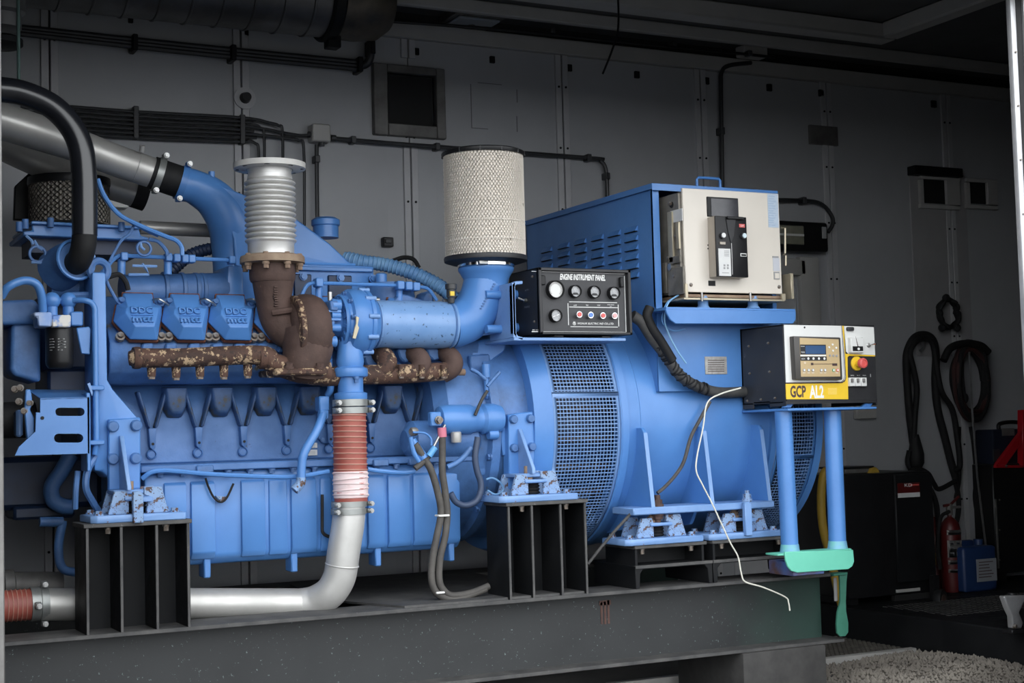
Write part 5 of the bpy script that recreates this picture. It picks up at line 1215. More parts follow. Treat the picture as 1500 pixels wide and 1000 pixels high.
# ------------------------------------------------------------------ air intake: pipe, elbow, white filter
IY = 5.08
ip = thing('intake_pipe', 'chipped blue air intake pipe and elbow below the cream air filter', 'pipe', P(630,510,IY))
ri = rad(P(605,476,IY),35); zi = P(605,475.5,IY).z
xq = lambda a: P(a,476,IY).x
MB().lathe([(ri*.92,xq(538)),(ri,xq(541)),(ri,xq(549)),(ri*.985,xq(550)),(ri,xq(551)),(ri,xq(659)),(ri*.985,xq(660))],(0,IY,zi),axx,44).build('straight_pipe', bluech, ip)
xe = P(712,400,IY).x; fz = P(710,392,IY).z
MB().tube([V(xq(660),IY,zi),V(xq(670),IY,zi+.004),V(xq(690),IY,zi+.035),V(xe-.025,IY,zi+.10),V(xe-.002,IY,zi+.17),V(xe,IY,fz-.05)],[ri*.97,ri*.97,ri*.97,ri*.95,ri*.93,ri*.93],36,8).build('elbow', blue, ip)
rk = rad(V(xe,IY,fz),40)
MB().lathe([(ri*.92,-.075),(ri*.95,-.05),(rk*.95,-.022),(rk*1.02,-.012),(rk*1.02,-.002),(rk*.98,0)],(xe,IY,fz),(0,0,1),40).build('flared_rim', blue, ip)
for a in (546,655): c = P(a,476,IY); MB().torus((c.x,IY,zi),axx,ri,.004,40,6).build('seam', blued, ip)
for a in (548,650):
    c = V(P(a,450,IY).x,IY-.02,zi+ri); MB().cyl(c-V(.012,0,0),c+V(.012,0,0),.008,n=10).build('clamp_bolt', steel, ip)
for z, y in ((P(738,432,5.1).z,0),(P(738,480,5.1).z,0)):
    MB().cyl((xe+.05,IY,z),(xe+.18,IY,z),.018,n=14).build('support_stub', blue, ip)
MB().pprism([(720,428),(740,426),(742,486),(718,488)],5.10,.06).build('support_block', blue, ip, bevel=.01)
MB().pprism([(715,480),(748,479),(748,486),(700,492)],5.04,.1).build('support_shelf', bluep, ip, bevel=.004)
mb = MB(); rs = random.Random(8)
for k in range(11):
    a = P(704+k*2.0,452-k*3.6,IY-ri*.93); mb.box(a.x-.004,a.x+.004,a.y-.004,a.y+.05,a.z-.003,a.z+.003)
mb.build('cast_marks', bluec, ip)
af = thing('air_filter', 'tall cream pleated air filter cartridge with black end caps', 'air filter', V(xe,IY,fz))
f0, f1 = P(710,378,IY).z, P(710,229,IY).z; ra = rad(P(710,300,IY),59)
# pleated paper under an expanded-metal sleeve
n = 150; rings = []
for z in (f0, f1):
    rings.append([V(xe+math.cos(2*math.pi*j/n)*(ra-.003-(j % 2)*.003),IY+math.sin(2*math.pi*j/n)*(ra-.003-(j % 2)*.003),z) for j in range(n)])
MB().loops(rings).build('pleated_paper', filt, af, ang=10)
mb = MB(); rows = 42; cols = 74; rw = .0016
for i in range(rows):
    za, zb2 = f0+(f1-f0)*i/rows, f0+(f1-f0)*(i+1)/rows
    for j in range(cols):
        a0 = 2*math.pi*(j+(i % 2)*.5)/cols
        for s in (-.5, .5):
            a1 = a0+s*2*math.pi/cols
            q = lambda a, z, r=ra: V(xe+math.cos(a)*r, IY+math.sin(a)*r, z)
            if math.sin(a0) > .35: continue
            w_ = .0011
            mb.loops([[q(a0-w_/ra,za),q(a0+w_/ra,za),q(a0+w_/ra,za,ra-.002),q(a0-w_/ra,za,ra-.002)],[q(a1-w_/ra,zb2),q(a1+w_/ra,zb2),q(a1+w_/ra,zb2,ra-.002),q(a1-w_/ra,zb2,ra-.002)]])
mb.build('expanded_metal_sleeve', filt, af, kind='stuff', ang=10)
MB().lathe([(ra*.5,f1-.004),(ra+.004,f1-.004),(ra+.006,f1+.002),(ra+.006,f1+.010),(ra*.96,f1+.016),(ra*.3,f1+.016)],(xe,IY,0),(0,0,1),56,(0,1)).build('top_cap', blackp, af)
for i in range(12):
    a = 2*math.pi*i/12; d = V(math.cos(a),math.sin(a),0)
    MB().box(xe+d.x*(ra+.004)-.002,xe+d.x*(ra+.004)+.002,IY+d.y*(ra+.004)-.002,IY+d.y*(ra+.004)+.002,f1-.004,f1+.012).build('cap_rib', panel_g, af)
MB().lathe([(ra*.5,f0+.004),(ra+.004,f0+.004),(ra+.006,f0-.002),(ra+.004,f0-.014),(ra*.86,f0-.022),(ra*.6,f0-.024)],(xe,IY,0),(0,0,1),56,(0,1)).build('bottom_cap', panel_b, af)
for z in (f0+.06, f0+.13): MB().torus((xe,IY,z),(0,0,1),ra,.0014,56,5).build('glue_bead', filt, af)
MB().lathe([(rk*1.0,fz),(rk*1.05,fz+.002),(rk*1.05,fz+.017),(rk*1.0,fz+.02),(rk*.8,f0-.02)],(xe,IY,0),(0,0,1),40,(0,0)).build('hose_clamp', chrome, af)
c = V(xe-rk*.55,IY-rk*.86,fz+.009); MB().box(c.x-.02,c.x+.02,c.y-.012,c.y+.005,c.z-.009,c.z+.009).build('clamp_screw', steel, af, bevel=.003)
ri_ = thing('restriction_indicator', 'small clear filter indicator with a yellow window on the intake elbow', 'indicator', P(661,440,5.04))
c = P(661,436,5.03); MB().lathe([(.012,-.02),(.014,0),(.018,.002),(.018,.03),(.022,.032),(.022,.05),(.018,.052)],c,(0,0,1),18).build('indicator_body', conduit, ri_)
MB().box(c.x-.012,c.x+.004,c.y-.021,c.y-.012,c.z+.006,c.z+.022).build('yellow_window', yellow, ri_)
# ------------------------------------------------------------------ red hose and silver charge air pipe
HY = 5.03
rh = rad(P(513,660,HY),24.5)
rd = thing('red_hose', 'upright ribbed red silicone hose with white wrap at its lower end', 'hose', P(512,735,HY))
xs = lambda y: P(513.5-(y-600)*.012,y,HY)
hz0, hz1 = P(512,733,HY).z, P(513,600,HY).z; hx = P(512.7,660,HY).x
prof = []
for i in range(11):
    a = hz1+(P(512,690,HY).z-hz1)*i/11; b = hz1+(P(512,690,HY).z-hz1)*(i+1)/11
    prof += [(rh,a),(rh*.985,a+(b-a)*.5),(rh,b-(b-a)*.1)]
zw = P(512,690,HY).z
MB().lathe(prof+[(rh,zw)],(hx,HY,0),(0,0,1),40).build('hose_wall', redh, rd)
for i in range(1, 12):
    z = hz1+(zw-hz1)*i/11.3
    MB().torus((hx,HY,z),(.03,0,1),rh,.0028,40,6).build('hose_ridge', redl, rd)
MB().lathe([(rh*1.0,zw),(rh*1.03,zw-.004),(rh*1.04,zw-.05),(rh*1.03,hz0+.012),(rh*1.0,hz0+.01)],(hx,HY,0),(0,0,1),40).build('white_wrap', pink, rd)
for k in range(5):
    z = zw-.008-k*.019; MB().torus((hx,HY,z),(.10*(-1)**k*.5,.05,1),rh*1.03,.004,40,6).build('wrap_turn', pink, rd)
MB().lathe([(rh*.99,hz0+.012),(rh*.99,hz0-.004)],(hx,HY,0),(0,0,1),40).build('hose_end', redh, rd)
def clamp(par, o, ax, r, w, m=clampm, bolts_at=((-1,0),(1,0)), br=.007):
    o = Vector(o); ax = Vector(ax).normalized()
    MB().lathe([(r,-w/2),(r+.003,-w/2),(r+.003,w/2),(r,w/2)],o,ax,36,(0,0)).build('clamp_band', m, par)
    for d in bolts_at:
        d = Vector(d); p = o+d*(r+.012); t = V(0,-1,0) if abs(ax.y) < .9 else V(1,0,0)
        MB().cyl(p-t*.024,p+t*.024,br*.7,n=8).build('clamp_bolt', steel, par)
        MB().bolt(p+t*.02,t,br,.012).build('clamp_nut', steel, par); MB().box(p.x-.010,p.x+.010,p.y-.014,p.y+.014,p.z-w*.4,p.z+w*.4).build('clamp_lug', m, par, bevel=.003)
def tclamp(name, label, o, ax, r, w, **k):
    t = thing(name, label, 'hose clamp', o, 'grey band clamps'); clamp(t, o, ax, r, w, **k); return t
sd = (V(-.86,-.5,0), V(.95,-.3,0))
tclamp('band_clamp','upper of the two grey band clamps above the red upright hose', P(513,590,HY),(0,0,1),rh*1.02,.024,bolts_at=sd)
tclamp('band_clamp','lower of the two grey band clamps above the red upright hose', P(513,601,HY),(0,0,1),rh*1.02,.022,bolts_at=sd)
tclamp('band_clamp','upper grey band clamp under the white wrapped hose end', P(511.5,738,HY),(0,0,1),rh*1.02,.020,bolts_at=sd)
tclamp('band_clamp','lower grey band clamp on top of the silver pipe bend', P(511,748.5,HY),(0,0,1),rh*1.02,.020,bolts_at=sd)
sp = thing('charge_air_pipe', 'silver pipe bending from the red hose down behind the left pedestal', 'pipe', P(400,905,5.14))
rp = rad(P(500,800,5.05),24)
MB().tube([P(511,735,HY),P(511,757,HY),P(509.5,770,HY),P(503,810,5.035),P(501,826,5.04)],rp,32,6,sm=False).build('upright_tube', aluw, sp)
pth = [P(501,826,5.04),P(496,848,5.05),P(483,868,5.07),P(462,880,5.11),P(442,884,5.135)]
MB().tube(pth,[rp,rp,rp*.98,rp*.95,rp*.93],32,7).build('bend', aluw, sp)
MB().tube([P(442,884,5.135),P(277,884,5.15),P(60,885,5.16)],rp*.93,32,6,sm=False).build('horizontal_tube', alu, sp)
d_ = (P(501,826,5.04)-P(503,810,5.035)).normalized()
MB().torus(P(501,827,5.04),d_,rp,.003,36,6).build('weld_seam', aluw, sp); MB().torus(P(442,884,5.135),(1,0,0),rp*.93,.0015,36,6).build('weld_seam', aluw, sp)
r2 = rad(P(30,885,5.16),23)
rl2 = thing('red_hose', 'ribbed red silicone hose at the lower left edge of the scene', 'hose', P(20,908,5.16))
prof = []; xl, xr2 = P(-60,886,5.16).x, P(50,886,5.16).x
for i in range(16):
    a = xl+(xr2-xl)*i/16; b = xl+(xr2-xl)*(i+1)/16; prof += [(r2,a),(r2*.97,a+(b-a)*.4),(r2,b-(b-a)*.15)]
zh = P(30,886,5.16).z
MB().lathe(prof,(0,5.16,zh),axx,36).build('hose_wall', redh, rl2)
for i in range(1,15):
    x = xl+(xr2-xl)*i/16; MB().torus((x,5.16,zh),axx,r2,.0018,36,6).build('hose_ridge', redl, rl2)
sd2 = (V(0,-.2,.98), V(0,-.2,-.98))
t1 = tclamp('band_clamp','grey worm drive clamp on the red hose at lower left', V(P(51,885,5.16).x,5.16,zh),axx,r2*1.02,.03,bolts_at=(V(0,-1,.0),))
t2 = tclamp('band_clamp','grey bolted clamp joining the silver pipe to the lower left red hose', V(P(64,885,5.16).x,5.16,zh),axx,r2*1.04,.024,bolts_at=sd2)
bp_ = thing('coolant_tube', 'dim grey tube running behind the lower left red hose', 'pipe', P(40,850,5.4))
MB().tube([P(-40,858,5.5),P(90,858,5.5)],.05,20,sm=False).build('tube', frame_m, bp_)
MB().lathe([(.052,-.02),(.058,-.016),(.058,.016),(.052,.02)],P(12,858,5.5),axx,24).build('clamp_band', frame_m, bp_)
# ------------------------------------------------------------------ top left: silver pipes, black elbow hose, dark filter
s1 = thing('silver_pipe', 'upper silver pipe sloping down to the blue engine duct', 'pipe', P(120,230,5.46))
MB().tube([P(-60,162,5.5),P(0,177,5.5),P(50,192,5.5),P(110,212,5.48),P(170,235,5.47),P(232,256,5.46)],[.068,.066,.064,.060,.058,.056],32,6).build('tube', alu, s1)
d1_ = (P(232,256,5.46)-P(170,235,5.47)).normalized()
MB().torus(P(200,245,5.465),d1_,.057,.0015,32,6).build('weld_seam', alu, s1)
c = P(208,222,5.42); MB().cyl(c,c+V(0,-.01,.02),.010,n=10).build('sensor_boss', alu, s1)
s2 = thing('silver_pipe', 'lower silver pipe behind the black elbow hose', 'pipe', P(100,265,5.75))
MB().tube([P(-40,196,5.8),P(0,213,5.8),P(60,240,5.78),P(130,262,5.76),P(200,284,5.74)],.052,28,5).build('tube', alu, s2)
MB().tube([P(196,283,5.74),P(214,289,5.74)],.055,24,sm=False).build('sleeve', blackm, s2)
ss = thing('rubber_sleeve', 'short black rubber sleeve joining the upper silver pipe to the blue duct', 'hose', P(252,290,5.46))
MB().tube([P(222,252,5.463),P(240,258.5,5.46),P(262,266,5.46),P(275,271,5.46)],.060,32,4).build('sleeve', blackm, ss)
def ringclamp(label, q, m, r, dirs):
    o = P(*q,5.46); t = thing('band_clamp', label, 'hose clamp', o, 'grey band clamps'); clamp(t, o, d1_, r, .024, m=m, bolts_at=dirs, br=.008)
n1 = d1_.cross(V(0,-1,0)).normalized()
ringclamp('silver bolted clamp on the black sleeve of the upper silver pipe', (232,256), clampm, .062, (n1*.92+V(0,-.35,0), -n1*.92+V(0,-.35,0)))
ringclamp('blue painted clamp where the black sleeve meets the blue duct', (266,268), blue, .062, (n1*.92+V(0,-.35,0), -n1*.92+V(0,-.35,0)))
bh = thing('black_hose', 'large glossy black elbow hose at the upper left, in front of the silver pipes', 'hose', P(120,395,5.02))
rb_ = rad(P(124,300,5.02),18.3)
MB().tube([P(-60,126,5.0),P(0,131,5.02),P(35,137,5.02),P(75,155,5.02),P(103,183,5.02),P(118,215,5.02),P(123,255,5.02),P(124,310,5.02),P(124,345,5.02)],rb_,32,7).build('hose_wall', hoseb, bh)
MB().tube([P(124,340,5.02),P(122,362,5.03),P(116,380,5.06),P(106,388,5.12)],rb_*.98,28,6).build('hose_end', blackm, bh)
for a, b in ((24,135),(116,212)): pass
hr = MB().tube([P(84,398,5.2),P(100,385,5.14),P(110,381,5.09)],[.075,.07,.066],24,5).build('hose_socket', bluec, eng)
MB().torus(P(112,380,5.085),P(112,380,5.085)-P(98,386,5.15),.066,.006,28,6).build('socket_rim', blue, eng)
fd = thing('rear_air_filter', 'shaded round air filter behind the black elbow hose', 'air filter', P(100,330,5.7))
c = P(102,322,5.75); rf_ = rad(c,57); zt1 = P(102,274,5.75).z
n = 120; MB().loops([[V(c.x+math.cos(2*math.pi*j/n)*(rf_-(j%2)*.006),5.75+math.sin(2*math.pi*j/n)*(rf_-(j%2)*.006),z) for j in range(n)] for z in (P(102,330,5.75).z,zt1)]).build('pleated_paper', filtd, fd, ang=10)
MB().lathe([(rf_+.004,0),(rf_+.006,.01),(rf_+.004,.03),(rf_*.9,.035)],(c.x,5.75,zt1),(0,0,1),40).build('end_cap', blackp, fd)
mb = MB()
for i in range(14):
    for j in range(40):
        a0 = 2*math.pi*(j+(i%2)*.5)/40
        if math.sin(a0) > .3: continue
        z0 = P(102,330,5.75).z+(zt1-P(102,330,5.75).z)*i/14; z1 = z0+(zt1-P(102,330,5.75).z)/14
        for s in (-.5,.5):
            a1 = a0+s*2*math.pi/40; q = lambda a,z,r=rf_+.002: V(c.x+math.cos(a)*r,5.75+math.sin(a)*r,z); w_ = .002/rf_
            mb.loops([[q(a0-w_,z0),q(a0+w_,z0),q(a0,z0,rf_-.001)],[q(a1-w_,z1),q(a1+w_,z1),q(a1,z1,rf_-.001)]])
mb.build('expanded_metal_sleeve', filtd, fd, kind='stuff')
hb = thing('air_filter_bracket', 'black angular bracket holding the shaded rear air filter', 'bracket', P(60,300,5.9))
MB().pprism([(22,272),(44,252),(110,250),(160,255),(160,275),(46,275),(44,322),(20,322)],5.92,.03).build('bracket_plate', blackp, hb, bevel=.004)
MB().pprism([(60,246),(62,240),(70,236),(80,238),(82,248),(74,252)],5.9,.05).build('lifting_lug', blackp, hb, bevel=.004)
MB().rect(66,258,74,268,5.915,.01).build('bracket_label', conduit, hb)
MB().rect(160,286,188,304,6.45,.05).build('white_relay', whitep, None, label='small white box on the back wall behind the blue cables at the left', cat='box', bevel=.004)
MB().tube([P(205,333,5.7),P(316,338,5.7)],.026,18,sm=False).build('silver_tube', alu, None, label='short silver tube behind the blue cables, between the tray and the blue duct', cat='pipe')
ty = thing('filter_tray', 'blue sheet metal tray with bolts under the black elbow hose', 'tray', P(120,350,5.3))
MB().pprism([(46,323),(206,331),(206,335),(46,328)],5.18,.4).build('tray_rim', blue, ty, bevel=.003)
MB().pprism([(46,328),(204,335),(206,345),(218,348),(218,352),(34,345),(34,338),(48,338)],5.2,.3).build('tray_wall', blue, ty, bevel=.004)
for a, b in ((74,327),(178,333),(37,329),(28,333)): c = P(a,b,5.17); MB().cyl(c-V(0,0,.014),c+V(0,0,.018),.011,n=12).build('bolt', bluec, ty)
MB().rect(46,346,204,372,5.25,.2).build('tray_underside', navy, ty)  # navy slab painting the shade beneath the tray
for pts in ([(38,345),(46,352),(48,358)], [(50,352),(56,362),(62,366)], [(46,384),(72,385),(75,392),(78,408),(100,409)], [(206,355),(207,362),(212,366)], [(208,386),(214,394),(218,402),(188,402)], [(194,389),(230,390)]):
    MB().tube([P(a,b,5.16) for a, b in pts],.005,6,sm=False).build('stay_wire', bluep, ty)
for a, b, r0 in ((55,372,.026),(211,364,.024)): MB().torus(P(a,b,5.16),(0,-1,0),r0,.005,18,6).build('stay_ring', bluec, ty)
pipe('blue_cable', [(143,262),(152,285),(172,312),(200,328),(240,345),(258,352),(266,362),(267,374)], 2.6, 5.12, blue, 'upper blue cable arching from the black elbow hose down to the fuel line', 'cable', r=.008)
pipe('blue_cable', [(143,266),(155,292),(178,316),(205,332),(232,345)], 2.2, 5.14, blue, 'lower blue cable beside the one arching to the fuel line', 'cable', r=.007)
pipe('blue_cable', [(196,330),(190,342),(178,352),(168,368),(160,384)], 1.6, 5.14, blued, 'thin dark branch of the blue cables reaching down left', 'cable', r=.005)
pipe('blue_cable', [(218,350),(232,354),(243,366),(245,374)], 2, 5.15, blued, 'short dark blue cable curving from the tray to the fuel line', 'cable', r=.007)
pipe('black_pipe', [(160,405),(174,402),(184,412),(188,425)], 2, 5.18, blackm, 'short black pipe bending over beside the first rocker cover', 'pipe', r=.009)
pipe('black_pipe', [(158,388),(156,410),(168,435),(176,447)], 1.6, 5.17, blued, 'thin blue wire hanging left of the first rocker cover', 'wire', r=.006)
def corr(name, pts, r, m, label, cat, step=9):
    pp = [P(*q) for q in pts]; q = spline(pp, 40); t = thing(name, label, cat, q[-1])
    MB().tube(pp, r, 14, 8).build('hose_wall', m, t)
    mb = MB(); acc = 0
    for i in range(1, len(q)-1):
        acc += (q[i]-q[i-1]).length
        if acc > r*.62: mb.torus(q[i], q[i+1]-q[i-1], r, r*.14, 16, 5); acc = 0
    mb.build('hose_ridge', m, t); return t
corr('corrugated_hose', [(505,378,5.45),(530,383,5.4),(565,388,5.36),(600,398,5.3),(630,411,5.25),(652,425,5.2),(668,440,5.16)], .026, bluef, 'dusty blue corrugated hose running from the blue duct to the intake elbow', 'hose')
corr('corrugated_hose', [(250,398,5.55),(275,376,5.55),(300,366,5.55),(330,362,5.55)], .022, navy, 'dark corrugated hose behind the fuel line, left of the blue duct', 'hose')
pipe('black_cable', [(575,382),(592,377),(606,380),(614,392)], 2, 5.5, blackm, 'short black cable looping above the corrugated blue hose', 'cable', r=.009)
pipe('black_cable', [(640,408),(612,402),(596,396),(588,396)], 1.3, 5.4, blackm, 'thin black cable under the corrugated blue hose', 'cable', r=.006)
# ------------------------------------------------------------------ starter cables, looms
CYY = 5.0
def cable(name, pts, m, label, r, cat='cable', **k):
    return pipe(name, pts, 2, CYY, m, label, cat, r=r, n=10, **k)
c1 = cable('battery_cable', [(608,650),(622,672),(632,690),(641,720),(646,750),(640,785),(634,815),(632,845),(638,866),(655,876),(680,874),(712,862)], cableg, 'left of the two thick grey battery cables hanging from the starter', .013)
c2 = cable('battery_cable', [(647,628),(648,650),(648,690),(652,720),(655,752),(652,785),(645,815),(643,845),(648,862),(662,872),(690,868),(716,858)], cableg, 'right thick grey battery cable, pink tape at its top by the starter', .013)
MB().tube([P(647,626,CYY),P(648,640,CYY)],.0165,12,sm=False).build('pink_tape', mat('pink_tape',(.55,.16,.22),None,5,.6), c2)
for b, a0, a1, m_ in ((755,643,659,white),(868,640,652,white)):
    MB().rect(a0,b-1.5,a1,b+1.5,4.98,.04).build('cable_tie', m_, c2, bevel=.002)
MB().tube([P(603,645,5.02),P(614,661,5.01),P(622,672,5.0)],.017,12,sm=False).build('lug_sleeve', blue, c1)
cable('ground_cable', [(700,640),(696,668),(699,690),(704,705),(704,720),(697,734),(682,740),(668,735),(660,722)], mat('dark_blue_cable',(.025,.045,.095),(.04,.06,.11),12,.55), 'dark blue grey cable looping under the starter motor', .012)
cable('starter_wire', [(601,640),(606,662),(614,676)], blue, 'blue wire dropping from the left end of the starter', .009)
cable('starter_wire', [(605,633),(622,634),(631,642),(632,652)], blue, 'thin blue wire arcing beside the starter terminal', .004)
cable('starter_wire', [(652,622),(640,645),(630,664)], steel, 'bare grey leads slanting down from the starter terminal', .005)
MB().tube([P(637,655,4.99),P(628,668,4.99)],.012,12,sm=False).build('blue_connector', mat('cyan_blue_plastic',(.10,.32,.62),None,5,.4), None, label='bright blue crimp sleeve on the cables left of the starter', cat='connector')
cable('starter_wire', [(631,664),(620,676),(608,686)], cableg, 'grey cable slanting left behind the battery cables', .011)
cable('starter_wire', [(690,655),(680,668),(668,678),(655,684)], blued, 'scuffed blue cable running from starter to the engine rail', .010)
c = P(606,632,5.02); MB().lathe([(.014,-.012),(.016,-.006),(.016,.01),(.012,.014)],c,(-1,-.3,0),14).build('pipe_plug', bolts, None, label='shiny round plug at the left end of the starter', cat='plug')
cable('sensor_wire', [(689,540),(700,546),(712,556)], blued, 'dark blue wire leading to the sensor plug right of the manifold', .007)
cable('sensor_wire', [(732,545),(722,556),(714,566)], blued, 'second dark blue wire meeting the sensor plug', .007)
cable('sensor_wire', [(714,572),(706,585),(700,598),(696,608)], cabler, 'dark cable dropping from the sensor plug to the starter', .006)
cable('wire_loop', [(712,702),(722,700),(734,708),(737,718),(726,724),(714,718)], bluef, 'small loop of wire beside the flywheel housing', .004)
# cables of the alternator
mc = pipe('power_cable', [(926,462),(940,472),(955,495),(975,520),(992,545),(1010,560),(1035,571,4.96),(1060,575,4.975),(1100,573,4.985)], 6, 4.95, cabler, 'thick dusty black cable sagging from the instrument panel to the control panel', 'cable', r=.022, n=14)
mb = MB(); rs = random.Random(2)
q = spline([P(a,b,4.95) for a,b in ((960,503),(975,520),(992,545),(1010,560),(1040,572))],10)
for i in range(2,len(q)-2,2): mb.torus(q[i],(q[i+1]-q[i-1])+V(rs.uniform(-.01,.01),0,rs.uniform(-.01,.01)),.022,.004,14,5)
mb.build('tape_wrap', blackm, mc)
pipe('power_cable', [(952,450),(948,462),(955,480),(968,500),(985,528)], 5, 4.93, blackm, 'second black cable joining the thick cable beside the blue box', 'cable', r=.019, n=12)
pipe('signal_wire', [(994,432),(980,442),(974,460),(976,480),(990,510),(1005,532)], 1, 4.93, mat('pale_blue_wire',(.2,.4,.62),None,5,.5), 'thin pale blue wire from the breaker down the blue box front', 'wire', r=.0035)
pipe('signal_wire', [(990,434),(976,445),(970,470),(985,484),(1004,482)], 1, 4.94, mat('blue_wire',(.12,.3,.6),None,5,.5), 'thin blue wire curling under the circuit breaker', 'wire', r=.003)
pipe('white_wire', [(1085,568),(1055,577),(1036,590),(1030,625),(1021,668),(1020,690),(1028,708),(1042,735),(1056,765),(1070,795),(1081,815),(1086,840),(1092,852),(1118,860),(1150,874),(1155,882),(1157,894)], 1, 4.84, whitew, 'thin white wire hanging from the control panel across the skid', 'wire', r=.003, n=8)
pipe('earth_cable', [(1040,588),(1025,615),(1012,640),(1002,675),(990,695),(975,712),(963,722)], 2.4, 4.97, cableg, 'thin worn cable from the control panel to the rusty foot stud', 'cable', r=.0075)
pipe('earth_wire', [(924,752),(900,778),(880,802),(861,826)], 1.6, 4.93, cabler, 'straight dark wire from the foot rail down to the middle pedestal', 'wire', sm=False, r=.006)
# ------------------------------------------------------------------ right end of the room, on the raised floor
CBY = 5.95
wm = thing('welding_cabinet', 'tall black cabinet with a red and white label, right of the blue posts', 'cabinet', P(1305,885,CBY))
zf = PLZ; x0, x1 = P(1240,790,CBY).x, P(1368,790,CBY).x; zt = P(1300,692,CBY).z
MB().box(x0, x1, CBY, CBY+.42, zf+.03, zt).build('cabinet_body', blackp, wm, bevel=.012, seg=2)
MB().box(P(1310,790,CBY).x, P(1366,790,CBY).x, CBY-.02, CBY, P(1330,852,CBY).z, zt-.01).build('front_door', black, wm, bevel=.006)
MB().rect(1313,862,1348,866.5,CBY-.005,.008).build('plinth_strip', trimm, wm)
MB().box(P(1313,870,CBY).x, P(1364,870,CBY).x, CBY+.01, CBY+.04, zf, P(1330,864,CBY).z).build('recess', dark, wm)
sl = MB().rect(1315.5,707,1347.5,728,CBY-.0235,.004).build('warning_label', redx, wm)
MB().rect(1315.5,721.5,1347.5,728,CBY-.0245,.002).build('label_band', paper, sl); text('lettering','KD',1325,708,1336,712.5,CBY-.0242,white,sl); MB().rect(1333,709,1346,711,CBY-.0245,.001).build('label_print', redb, sl)
for x in (x0+.05, x1-.05): MB().box(x-.025,x+.025,CBY+.02,CBY+.40,zf,zf+.03).build('skid_foot', blackp, wm)
bx = thing('tool_box', 'black case lying on top of the black cabinet behind the blue post', 'box', P(1262,692,6.05))
MB().rect(1236,683,1281,686,6.0,.2).build('lid', blackp, bx, bevel=.003); MB().rect(1238,686,1274,693,6.01,.18).build('tray', frame_m, bx, bevel=.003)
MB().pprism([(1273,696),(1277,686),(1284,683),(1289,688),(1291,697)],5.99,.12).build('yellow_reel', yel2, None, bevel=.008, label='dull yellow piece on top of the black cabinet', cat='tool')
yh = thing('yellow_hose', 'dull yellow hose arc between the right blue post and the black cabinet', 'hose', P(1208,800,5.9))
MB().tube([P(1226,700,5.92),P(1210,690,5.9),P(1204,710,5.9),P(1203,745,5.9),P(1207,780,5.9),P(1215,810,5.9),P(1224,850,5.9),V(P(1232,880,5.9).x,5.9,PLZ+.02)],.022,12).build('hose_wall', yel2, yh)
cw = thing('castor_wheel', 'small rusty wheel at the foot of the black cabinet, right side', 'wheel', P(1377,893,5.85))
c = P(1377,878,5.85); MB().lathe([(.02,-.02),(.048,-.02),(.052,-.012),(.052,.012),(.048,.02),(.02,.02)],c,(.45,-1,0),24).build('tyre', blackm, cw); MB().lathe([(.01,0),(.026,.003),(.028,.022),(.01,.024)],c,(.45,-1,0),18).build('hub', rust, cw)
MB().box(c.x-.02,c.x+.02,c.y+.02,c.y+.05,c.z,c.z+.12).build('axle_arm', blackp, cw)
# fire extinguishers
fe = thing('fire_extinguisher', 'red fire extinguisher with white printed label, by the back wall', 'fire extinguisher', P(1394,868,6.1))
XY = 6.1; c = P(1396,868,XY); r = rad(c,15); z0, z1 = PLZ, P(1396,762,XY).z
MB().lathe([(r*.9,z0),(r,z0+.02),(r,z1-.05),(r*.85,z1-.015),(r*.45,z1+.012),(r*.22,z1+.02),(r*.22,z1+.06)],(c.x,XY,0),(0,0,1),32).build('cylinder', redx, fe)
def band(mb, r_, z_0, z_1, a0=-62, a1=58):
    n = 8
    for i in range(n):
        aa, ab = math.radians(a0+(a1-a0)*i/n), math.radians(a0+(a1-a0)*(i+1)/n)
        q = lambda a, k: V(c.x+math.sin(a)*k, XY-math.cos(a)*k, 0)
        mb.loops([[q(aa,r_)+V(0,0,z),q(ab,r_)+V(0,0,z),q(ab,r_+.0012)+V(0,0,z),q(aa,r_+.0012)+V(0,0,z)] for z in (z_0,z_1)])
mb = MB()
for y0, y1 in ((775,782),(790,815),(819,825),(832,837)): band(mb, r, P(1396,y1,XY).z, P(1396,y0,XY).z)
lb_ = mb.build('label', mat('stained_label',(.26,.25,.24),(.14,.13,.125),30,.6), fe)
mb = MB()
for k in range(3):
    for j in range(3): band(mb, r+.0012, P(1396,812-k*8,XY).z, P(1396,807-k*8,XY).z, -48+j*36, -28+j*36)
mb.build('label_pictogram', greyink, lb_)
zv = z1+.05
MB().cyl((c.x,XY,zv-.02),(c.x,XY,zv+.04),.018,n=14).build('valve', frame_m, fe)
MB().tube([V(c.x-.04,XY,zv+.03),V(c.x,XY-.01,zv+.035),V(c.x+.06,XY-.01,zv+.075)],.008,8,sm=False).build('handle', redx, fe); MB().tube([V(c.x-.02,XY,zv+.02),V(c.x+.07,XY-.01,zv+.02)],.007,8,sm=False).build('lever', frame_m, fe)
MB().tube([V(c.x-.02,XY-.02,zv),V(c.x-.09,XY-.03,zv-.03),V(c.x-.11,XY-.02,zv-.16),V(c.x-.10,XY-.02,zv-.3)],.010,8).build('discharge_hose', blackm, fe)
fe2 = thing('fire_extinguisher', 'darker red fire extinguisher with yellow marks, half hidden behind the cabinet', 'fire extinguisher', P(1370,868,6.25))
c2 = P(1372,868,6.28); z1b = P(1372,778,6.28).z
MB().lathe([(r*.85,PLZ),(r*.95,PLZ+.02),(r*.95,z1b-.05),(r*.7,z1b),(r*.25,z1b+.02),(r*.22,z1b+.08)],(c2.x,6.28,0),(0,0,1),28).build('cylinder', redx, fe2)
